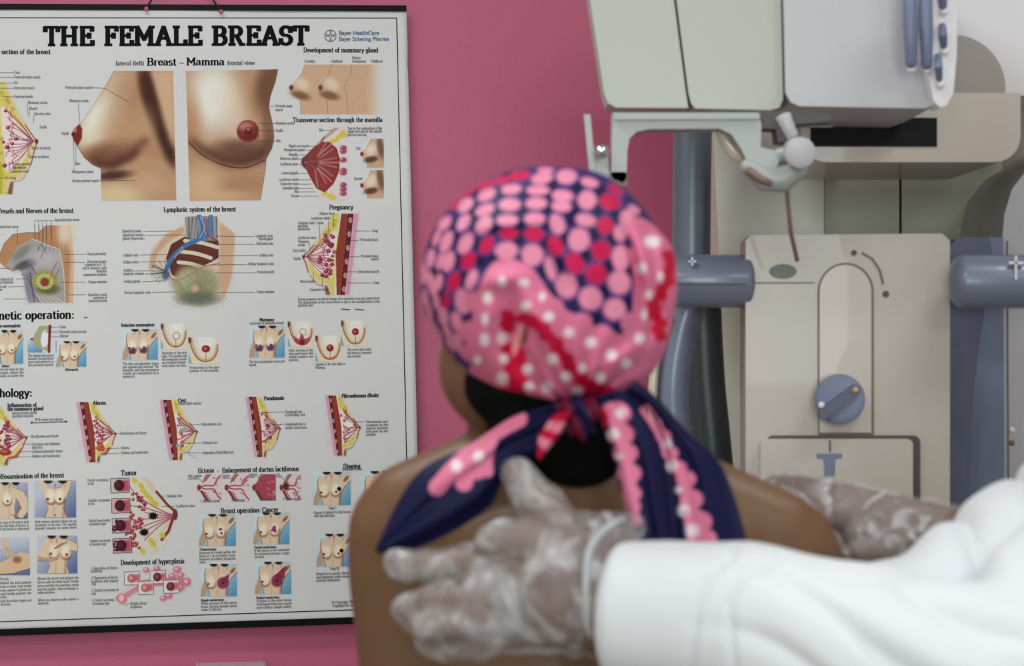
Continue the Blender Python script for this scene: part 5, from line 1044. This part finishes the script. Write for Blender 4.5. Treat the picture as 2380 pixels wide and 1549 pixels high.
# shoulder blades
ell_bm(bm, P(1180, 1400, 2.095), (.05, .022, .075)); ell_bm(bm, P(1620, 1400, 2.095), (.05, .022, .075))
T([P(943, 1236, 2.155), P(938, 1330, 2.155), P(950, 1500, 2.16), P(965, 1800, 2.18), P(975, 1960, 2.2)], [.052, .050, .047, .042, .036])
T([P(975, 1960, 2.2), P(1040, 1980, 2.36), P(1110, 1990, 2.44)], [.036, .03, .024])
def handb(base, d, up, side, s=1.0, r=.009, curl=.6):
    b = Vector(base); d = Vector(d).normalized(); up = Vector(up).normalized(); side_ = Vector(side).normalized()
    T([b, b+d*.045*s, b+d*.085*s], [.024, .03, .028], squash=.55)
    for k, ln in enumerate((.07, .078, .072, .058)):
        o = b+d*.085*s+side_*(k-1.5)*.019; m1 = o+d*ln*.5-up*.01*curl; m2 = o+d*ln*.85-up*.035*curl
        T([o-d*.02, o, m1, m2], [r*1.1, r, r*.92, r*.8], seg=12, cap=1)
    T([b+d*.02-side_*.02, b+d*.05-side_*.045, b+d*.085-side_*.055], [r*1.3, r*1.15, r*.95], seg=12, cap=1)
handb(P(1115, 1990, 2.45), (.1, 1, .1), (0, 0, 1), (1, 0, 0))
T([P(1822, 1285, 2.17), P(1850, 1340, 2.2), P(1990, 1530, 2.34), P(2100, 1620, 2.4)], [.050, .049, .043, .037])
T([P(2100, 1620, 2.4), P(2080, 1500, 2.58), P(2060, 1380, 2.74)], [.037, .03, .024]); handb(P(2058, 1370, 2.76), (-.1, 1, .25), (0, 0, 1), (1, 0, 0))
for sx in (-1, 1): T([(P(1395, 0, 2.16).x+sx*.085, 2.16, .86), (P(1395, 0, 2.16).x+sx*.085, 2.15, .48), (P(1395, 0, 2.16).x+sx*.085, 2.15, .08)], [.085, .058, .038]); T([(P(1395, 0, 2.16).x+sx*.085, 2.13, .035), (P(1395, 0, 2.16).x+sx*.095, 2.32, .028)], [.033, .026])
me = fused('body', bm, .0045, 10)
link('body', me, M_skin, pt)
# face details on the far side
M_eye = mat('eye_white', L(230, 225, 220), .2); M_iris = mat('dark_iris', (.02, .012, .008), .2)
for x in (1105, 1172):
    bm = bmesh.new(); ell_bm(bm, P(x, 765, 2.176), (.012, .010, .008)); e_ = finish(bm, 'eye', M_eye, pt)
    bm = bmesh.new(); ell_bm(bm, P(x, 765, 2.183), (.0055, .005, .0055)); finish(bm, 'iris', M_iris, e_)
bm = bmesh.new(); ell_bm(bm, P(1262, 835, 2.085), (.064, .072, .066)); ell_bm(bm, P(1300, 970, 2.075), (.056, .045, .05)); ell_bm(bm, P(1345, 1040, 2.075), (.044, .03, .036)); ell_bm(bm, P(1190, 895, 2.07), (.042, .04, .036)); ell_bm(bm, P(1235, 970, 2.07), (.040, .04, .036)); ell_bm(bm, P(1420, 930, 2.085), (.03, .03, .02))
link('hair', fused('hair', bm, .005, 4), M_hair, pt)
# skirt
bm = bmesh.new(); seg = 48; rings = []
cx_ = P(1395, 0, 2.16).x
for k, (z_, a, b) in enumerate(((1.0, .137, .102), (.93, .16, .118), (.84, .178, .132), (.6, .19, .145), (.36, .205, .16), (.35, .2, .155))):
    rings.append([bm.verts.new((cx_+(a+.006*math.sin(7*t)*k/3)*math.cos(t), 2.16+(b+.006*math.sin(7*t)*k/3)*math.sin(t), z_)) for t in [2*PI*q/seg for q in range(seg)]])
for a, b in zip(rings, rings[1:]):
    for q in range(seg): bm.faces.new((a[q], a[(q+1) % seg], b[(q+1) % seg], b[q]))
sk = finish(bm, 'skirt', mat('dark_cotton', L(50, 52, 84), .8, noise_amt=.2), pt); so = sk.modifiers.new('s', 'SOLIDIFY'); so.thickness = .003
# headscarf surface
OUT = [(1290, 388), (1400, 405), (1480, 466), (1525, 530), (1562, 575), (1574, 640), (1566, 730), (1535, 840), (1492, 895), (1430, 938), (1340, 950), (1240, 948), (1160, 925), (1100, 882), (1040, 812), (1000, 755), (977, 690), (984, 600), (1010, 530), (1070, 460), (1140, 415), (1210, 393)]
HC = (1275, 668); YH = 2.075
ang = np.array([math.atan2(-(y-HC[1]), x-HC[0]) for x, y in OUT]); rad = np.array([math.hypot(x-HC[0], y-HC[1]) for x, y in OUT])
o_ = np.argsort(ang); ang, rad = ang[o_], rad[o_]
NT, NP = 620, 300
th_ = np.linspace(-PI, PI, NT, endpoint=False); Rr = np.interp(th_, ang, rad, period=2*PI)
ker = np.ones(9)/9; Rr = np.convolve(np.concatenate([Rr[-8:], Rr, Rr[:8]]), ker, 'same')[8:-8]
ph = np.linspace(.004, 1, NP)*PI*.86
TH, PH = np.meshgrid(th_, ph); RR = np.meshgrid(Rr, ph)[0]
sr = np.sin(np.minimum(PH, PI/2))**.92; sr = np.where(PH > PI/2, np.sin(PH)**.6, sr)
PX = HC[0]+RR*sr*np.cos(TH); PY = HC[1]-RR*sr*np.sin(TH)
Dn = .118; YY = YH-Dn*np.cos(PH)
front = np.clip(np.cos(PH)*3, 0, 1)
def gs(cx, cy, sx, sy, a=0):
    t = math.radians(a); dx, dy = PX-cx, PY-cy; u = (dx*math.cos(t)+dy*math.sin(t))/sx; v = (-dx*math.sin(t)+dy*math.cos(t))/sy; return np.exp(-(u*u+v*v))
kang = np.arctan2(PY-955, PX-1345); kd = np.hypot(PX-1345, PY-955)
fold = .0045*np.sin(kang*17+1.2*np.sin(kd/60))*np.exp(-(kd/230)**2)*np.clip(kd/60, 0, 1)
fold += -.014*gs(1165, 650, 60, 22, -10)-.012*gs(1245, 740, 22, 90, -25)-.010*gs(1125, 760, 22, 90, 12)+.020*gs(1195, 790, 26, 75, -8)+.010*gs(1245, 860, 14, 60, -30)
fold += -.014*gs(1500, 620, 16, 80, -14)+.012*gs(1475, 620, 10, 90, -12)-.012*gs(1545, 640, 16, 90, -8)+.016*gs(1530, 720, 12, 90, 18)-.008*gs(1420, 840, 60, 16, -30)
fold += .003*np.sin(PX/26+PY/60)*gs(1010, 700, 60, 160)+.006*gs(1060, 560, 14, 120, 25)-.006*gs(1180, 520, 120, 14, -8)-.005*gs(1390, 600, 14, 120, -20)+.006*gs(1300, 630, 12, 60, -30)
YY = YY+fold*front
YP = np.minimum(YY, YH)
V = np.stack([(PX-1190)/FPX*YP, YY, CAMZ-(PY-774.5)/FPX*YP], -1)
cc = sample(SC, PX, PY)
lat = ((np.sin(TH*14) > -.1) & (np.sin(PH*24) > -.3))[..., None]
far = np.where(lat, lin(PK), lin(NV)); wgt = (PH > PI*.5)[..., None]
cc = np.where(wgt, far, cc)
q = grid_quads(NT, NP, True)
fc = V.reshape(-1, 3)[q].mean(1); low = (fc[:, 1] > YH+.01) & (fc[:, 2] < P(0, 690, YH).z+.0) & ((fc[:, 0] < P(1480, 0, YH).x))
q = q[~low]
head = link('headscarf', mesh_np('headscarf', V.reshape(-1, 3), q[:, ::-1], cc.reshape(-1, 3)), M_scarf, pt)
head['label'] = 'navy satin headscarf with pink and crimson dots'
def cloth(name, ea, eb, Ya, Yb, parent, bulge=.01, nu=160, nv=110, wave=.003, sh=None, cv=TC, ph0=0.):
    a = spline(ea, nu); b = spline(eb, nu); t = np.linspace(0, 1, nv)[:, None, None]
    XY = a[None]*(1-t)+b[None]*t; s_ = np.linspace(0, 1, nu)[None, :]; t2 = t[..., 0]
    Yl = Ya*(1-s_)+Yb*s_; Y = Yl-bulge*np.sin(PI*t2)+wave*np.sin(t2*PI*4+ph0+s_*3)+wave*.6*np.sin(t2*PI*9+s_*2)*np.exp(-s_*1.5)
    if sh is not None: Y = Y+sh(s_, t2)
    V = np.stack([(XY[..., 0]-1190)/FPX*Y, Y, CAMZ-(XY[..., 1]-774.5)/FPX*Y], -1)
    o = link(name, mesh_np(name, V.reshape(-1, 3), grid_quads(nu, nv), sample(cv, XY[..., 0], XY[..., 1]).reshape(-1, 3)), M_scarf, parent)
    sd = o.modifiers.new('s', 'SOLIDIFY'); sd.thickness = .0015; return o
cloth('tail', [tz(*p) for p in ((1240, 130), (980, 205), (830, 290), (690, 375), (520, 450), (400, 560), (300, 730), (218, 905))], [tz(*p) for p in ((1290, 240), (1120, 400), (1000, 440), (900, 560), (830, 690), (640, 820), (430, 915), (222, 945))], 2.02, 2.015, head, .012)
cloth('tail', [tr(*p) for p in ((190, 100), (215, 200), (290, 420), (335, 620), (420, 860), (480, 960))], [tr(*p) for p in ((330, 60), (420, 130), (540, 300), (610, 560), (640, 900), (650, 960))], 2.0, 1.985, head, .012, ph0=1)
cloth('tail', [tr(*p) for p in ((330, 90), (455, 150), (540, 310), (600, 560), (630, 860), (640, 960))], [tr(*p) for p in ((400, 15), (520, 110), (720, 330), (860, 450), (950, 660), (1010, 880), (1020, 960))], 2.015, 2.0, head, .014, ph0=2)
cloth('tail_end', [tz(*p) for p in ((1200, 190), (1130, 260), (1090, 320), (1090, 400))], [tz(*p) for p in ((1270, 170), (1220, 280), (1160, 360), (1095, 440))], 2.0, 1.998, head, .006, 60, 40, .002, cv=SC)
for o2 in [o2 for o2 in bpy.data.objects if o2.name.startswith('tail_end')]:
    at = o2.data.color_attributes['print']; n = len(o2.data.vertices); col = np.ones((n, 4), np.float32); i_ = np.arange(n)
    m_ = ((i_ % 60)//12 % 2 == 0); col[:, :3] = np.where(m_[:, None], lin((190, 16, 62)), lin((222, 130, 150))); at.data.foreach_set('color', col.ravel())
bm = bmesh.new(); ell_bm(bm, P(1350, 945, 2.015), (.024, .018, .009)); ell_bm(bm, P(1385, 955, 2.005), (.013, .012, .010)); ell_bm(bm, P(1350, 985, 2.015), (.014, .012, .014))
kn_me = fused('knot', bm, .002, 6, lambda c, n_: .0022*math.sin(c.x*520+c.z*260))
ko = link('knot', kn_me, M_scarf, head); n = len(kn_me.vertices); at = kn_me.color_attributes.new('print', 'FLOAT_COLOR', 'POINT'); col = np.ones((n, 4), np.float32)
co = np.empty(n*3, np.float32); kn_me.vertices.foreach_get('co', co); co = co.reshape(-1, 3)
msk = (np.sin(co[:, 0]*260+co[:, 2]*120) > -.1)[:, None]; col[:, :3] = np.where(msk, lin((96, 16, 46)), lin((24, 20, 60))); at.data.foreach_set('color', col.ravel())

# ------------------------------------------------------------------ the technician: white coat, gloved hands
M_skin2 = mat('warm_brown_skin', L(104, 76, 62), .5, noise_amt=.1, bump=.05, bump_scale=200)
tq = empty('person', (P(2650, 775, 2.05).x, 2.05, 0))
tag(tq, 'person in white coat and clear plastic gloves reaching in from the right edge', 'person')
bm = bmesh.new(); T = lambda pts, r, **k: tube_bm(bm, pts, r, **k)
def chain(pts, r): T([P(*p) for p in pts], r, seg=16, cap=1)
GL = []       # glove volumes follow the same joints
NEAR0 = [([(1400, 1395, 1.955), (1300, 1370, 1.955), (1180, 1320, 1.965)], [.030, .026, .018]), ([(1400, 1400, 1.955), (1290, 1400, 1.955), (1150, 1375, 1.96)], [.030, .026, .018]),
        ([(1400, 1405, 1.955), (1290, 1425, 1.955), (1160, 1425, 1.96)], [.028, .024, .017]), ([(1390, 1410, 1.955), (1290, 1450, 1.955), (1180, 1465, 1.965)], [.026, .02, .015]), ([(1370, 1300, 1.955), (1250, 1265, 1.958), (1160, 1262, 1.962)], [.024, .020, .0155]),
        ([(1185, 1300, 1.965), (1085, 1310, 1.972), (1000, 1318, 1.98), (932, 1314, 1.99)], [.0145, .0118, .0105, .009]), ([(1150, 1370, 1.96), (1065, 1378, 1.955), (1000, 1385, 1.96), (952, 1402, 1.975)], [.0145, .0115, .0102, .009]),
        ([(1160, 1420, 1.96), (1075, 1432, 1.945), (1010, 1438, 1.95), (968, 1420, 1.965)], [.0138, .0112, .010, .0088]), ([(1180, 1465, 1.965), (1100, 1478, 1.955), (1040, 1488, 1.96), (1005, 1470, 1.972)], [.012, .010, .009, .008]),
        ([(1350, 1330, 1.955), (1300, 1230, 1.955), (1255, 1165, 1.965), (1205, 1100, 1.975)], [.022, .0165, .0135, .0108])]
NEAR = [([(x-4, y+(16 if k_ in (6, 7, 8) and x < 1170 else 0)+(4 if x < 1200 and k_ in (7, 8) else 0), Y) for x, y, Y in p_], [q*1.06 for q in r_]) for k_, (p_, r_) in enumerate(NEAR0)]
for p_, r_ in NEAR: chain(p_, r_)
chain([(1372, 1390, 1.95), (1395, 1400, 1.945), (1480, 1420, 1.94), (1700, 1460, 1.91), (2000, 1540, 1.87), (2380, 1660, 1.83)], [.030, .043, .040, .038, .044, .05])
FAR = [([(2190, 1240, 2.30), (2080, 1210, 2.31), (1960, 1165, 2.32)], [.027, .024, .017]), ([(2190, 1250, 2.30), (2060, 1230, 2.31), (1960, 1190, 2.31)], [.026, .022, .016]), ([(2150, 1262, 2.29), (2050, 1262, 2.30), (1990, 1245, 2.30)], [.022, .02, .015]),
       ([(1965, 1160, 2.32), (1890, 1138, 2.31), (1830, 1125, 2.29), (1790, 1128, 2.27)], [.0135, .011, .010, .009]), ([(1965, 1175, 2.32), (1880, 1160, 2.30), (1810, 1148, 2.28), (1762, 1150, 2.255)], [.0135, .0112, .010, .009]),
       ([(1975, 1195, 2.31), (1900, 1185, 2.29), (1845, 1178, 2.27), (1790, 1172, 2.25)], [.013, .011, .010, .0085]), ([(1990, 1215, 2.31), (1935, 1210, 2.29), (1890, 1205, 2.27), (1855, 1200, 2.255)], [.012, .010, .009, .008]),
       ([(2100, 1270, 2.27), (2040, 1290, 2.245), (2000, 1285, 2.235)], [.017, .0135, .011])]
for p_, r_ in FAR: chain(p_, r_)
chain([(2180, 1245, 2.30), (2300, 1260, 2.27), (2500, 1220, 2.18)], [.027, .032, .042]); chain([(2500, 1240, 2.18), (2780, 1100, 2.14)], [.044, .045])
tx = P(2930, 0, 2.08).x
T([P(2380, 1660, 1.83), P(2570, 1400, 1.92), Vector((tx, 1.96, 1.33))], [.045, .042, .045])
def TW(pts, r, **k): T([Vector(p) for p in pts], r, **k)
TW([(tx, 2.08, 1.28), (tx, 2.08, 1.0), (tx, 2.08, .85)], [.14, .13, .15]); TW([(tx-.02, 2.08, 1.38), (tx-.02, 2.08, 1.52)], [.06, .055])
ell_bm(bm, (tx-.04, 2.09, 1.65), (.078, .095, .11)); ell_bm(bm, (tx-.08, 2.11, 1.60), (.05, .06, .055)); ell_bm(bm, (tx-.135, 2.12, 1.64), (.018, .012, .014)); ell_bm(bm, (tx-.118, 2.12, 1.6), (.016, .022, .006))
for sy in (-1, 1): ell_bm(bm, (tx-.03, 2.09+sy*.094, 1.64), (.02, .008, .03))
for sy in (-1, 1): TW([(tx, 2.08+sy*.09, .85), (tx, 2.08+sy*.09, .48), (tx, 2.08+sy*.09, .08)], [.085, .058, .038]); TW([(tx, 2.08+sy*.09, .035), (tx-.18, 2.08+sy*.1, .028)], [.033, .026])
link('body', fused('body', bm, .004, 5), M_skin2, tq)
bm = bmesh.new(); ell_bm(bm, (tx-.02, 2.085, 1.685), (.09, .105, .10)); ell_bm(bm, (tx+.03, 2.085, 1.62), (.06, .09, .09)); link('hair', fused('hair', bm, .005, 3), M_hair, tq)
for sy in (-1, 1):
    bm = bmesh.new(); ell_bm(bm, (tx-.113, 2.115+sy*.03, 1.66), (.008, .011, .008)); finish(bm, 'eye', M_eye, tq)
# coat
bm = bmesh.new()
def cc_(pts, r, cap=1.0): tube_bm(bm, [P(*p) for p in pts], r, seg=32, cap=cap)
cc_([(1440, 1423, 1.93), (1560, 1432, 1.92), (1700, 1450, 1.905), (1850, 1495, 1.885), (2000, 1555, 1.87), (2200, 1630, 1.85), (2400, 1680, 1.84)], [.0565, .0605, .066, .074, .084, .094, .10], .30)
cc_([(2230, 1370, 2.25), (2330, 1350, 2.22), (2450, 1330, 2.16), (2570, 1230, 2.12), (2800, 1080, 2.14)], [.048, .060, .078, .088, .09], .5)
cc_([(2060, 1480, 1.97), (2240, 1460, 2.0), (2420, 1420, 2.02), (2600, 1350, 2.05)], [.06, .085, .11, .13], 1)
tube_bm(bm, [P(2400, 1680, 1.84), P(2570, 1400, 1.92), Vector((tx, 1.95, 1.34))], [.1, .09, .09], seg=32, cap=1)
tube_bm(bm, [(tx, 2.08, 1.42), (tx, 2.08, 1.3), (tx, 2.08, 1.05), (tx, 2.08, .85), (tx, 2.08, .55)], [.12, .17, .165, .185, .2], seg=32, cap=.3)
tube_bm(bm, [(tx, 1.93, 1.4), (tx, 2.23, 1.4)], [.065, .065], seg=24)
CRE = [[(1706, 1277), (1645, 1346), (1620, 1416), (1609, 1506), (1608, 1600)], [(1818, 1295), (1732, 1338), (1693, 1398), (1697, 1485), (1710, 1600)]]
def coatfold(c, n_):
    u = c.x*.5+c.z*.86                       # across the folds, which run down to the right
    w_ = noise.noise(Vector((c.x*4, c.y*4, c.z*4)))*2.2
    s1 = abs(math.sin(u*58+w_*2.4)); s2 = noise.noise(Vector((c.x*9, c.y*9, u*26)))
    amt = min(1, max(0, (c.x-P(1560, 0, 1.9).x)/.14))*(1-.88*min(1, max(0, (c.x-.42)/.1)))
    u2 = 1190+FPX*c.x/c.y; v2 = 774.5-FPX*(c.z-CAMZ)/c.y; d_ = 0
    for pts in CRE:
        if pts[0][1]-15 < v2:
            xx = float(np.interp(v2, [q[1] for q in pts], [q[0] for q in pts])); d_ -= .0045*math.exp(-((u2-xx)/7)**2)
    return amt*(-.0115*(1-s1)**2.0+.009*s2)+.0016*math.sin(c.x*70+c.z*25)*amt+d_
ct = link('coat', fused('coat', bm, .0035, 8, coatfold), mat('white_coat_cotton', L(206, 208, 211), .75, sheen=.2, bump=.05, bump_scale=600), tq)
sp = spline([(1556, 1268), (1520, 1300), (1500, 1400), (1510, 1560)], 12)
# clear gloves
def mat_glove():
    m = bpy.data.materials.new('clear_polythene'); m.use_nodes = True; nt = m.node_tree; b = nt.nodes['Principled BSDF']; out = nt.nodes['Material Output']
    b.inputs['Base Color'].default_value = (.58, .57, .58, 1); b.inputs['Roughness'].default_value = .28; b.inputs['Specular IOR Level'].default_value = .7; b.inputs['Coat Weight'].default_value = .3
    tr_ = nt.nodes.new('ShaderNodeBsdfTransparent'); mx = nt.nodes.new('ShaderNodeMixShader'); tc = nt.nodes.new('ShaderNodeTexCoord')
    n = nt.nodes.new('ShaderNodeTexNoise'); n.inputs['Scale'].default_value = 24; n.inputs['Detail'].default_value = 5; n.inputs['Distortion'].default_value = 1.6
    rp = nt.nodes.new('ShaderNodeMapRange'); rp.inputs[1].default_value = .46; rp.inputs[2].default_value = .64; rp.inputs[3].default_value = .15; rp.inputs[4].default_value = .52
    nt.links.new(tc.outputs['Object'], n.inputs['Vector']); nt.links.new(n.outputs['Fac'], rp.inputs[0]); nt.links.new(rp.outputs[0], mx.inputs[0])
    bp = nt.nodes.new('ShaderNodeBump'); bp.inputs['Strength'].default_value = .9; bp.inputs['Distance'].default_value = .006
    nt.links.new(n.outputs['Fac'], bp.inputs['Height']); nt.links.new(bp.outputs['Normal'], b.inputs['Normal'])
    nt.links.new(tr_.outputs[0], mx.inputs[1]); nt.links.new(b.outputs[0], mx.inputs[2]); nt.links.new(mx.outputs[0], out.inputs['Surface']); return m
M_glove = mat_glove()
def crumple(c, n_):
    v = Vector((c.x*30, c.y*30, c.z*22)); a = abs(noise.noise(v)); b = abs(noise.noise(v*2.3+Vector((3, 1, 7))))
    return .0032*(1-a*2.2)**2-.001+.0012*(1-b*2)
def glove(chains, extra, infl):
    bm = bmesh.new()
    for p_, r_ in chains: tube_bm(bm, [P(*p) for p in p_], [r+infl for r in r_], seg=16, cap=1)
    for p_, r_ in extra: tube_bm(bm, [P(*p) for p in p_], r_, seg=24, cap=.25)
    return link('glove', fused('glove', bm, .0026, 3, crumple), M_glove, tq)
g1 = glove(NEAR, [([(1240, 1360, 1.96), (1300, 1362, 1.957), (1350, 1375, 1.955), (1372, 1382, 1.955)], [.042, .048, .051, .053]), ([(1330, 1230, 1.96), (1400, 1235, 1.965), (1490, 1225, 1.975)], [.016, .014, .010]), ([(1370, 1480, 1.955), (1420, 1520, 1.955)], [.016, .010])], .0028)
for x0 in (0,):       # hem of the cuff
    pts = [P(1362+85*math.sin(t)**4, 1372-166*math.sin(t), 1.955-.052*math.cos(t)) for t in np.linspace(-1.5, 1.5, 30)]
    tube('hem', pts, .0030, mat('polythene_hem', L(168, 170, 172), .35, coat=.2), g1, 10)
g2 = glove(FAR, [([(2050, 1225, 2.31), (2130, 1235, 2.305), (2200, 1250, 2.3)], [.030, .032, .030])], .0026)
g1['label'] = 'crumpled clear plastic glove on the hand at the shoulder blade'; g2['label'] = 'crumpled clear plastic glove on the far hand'
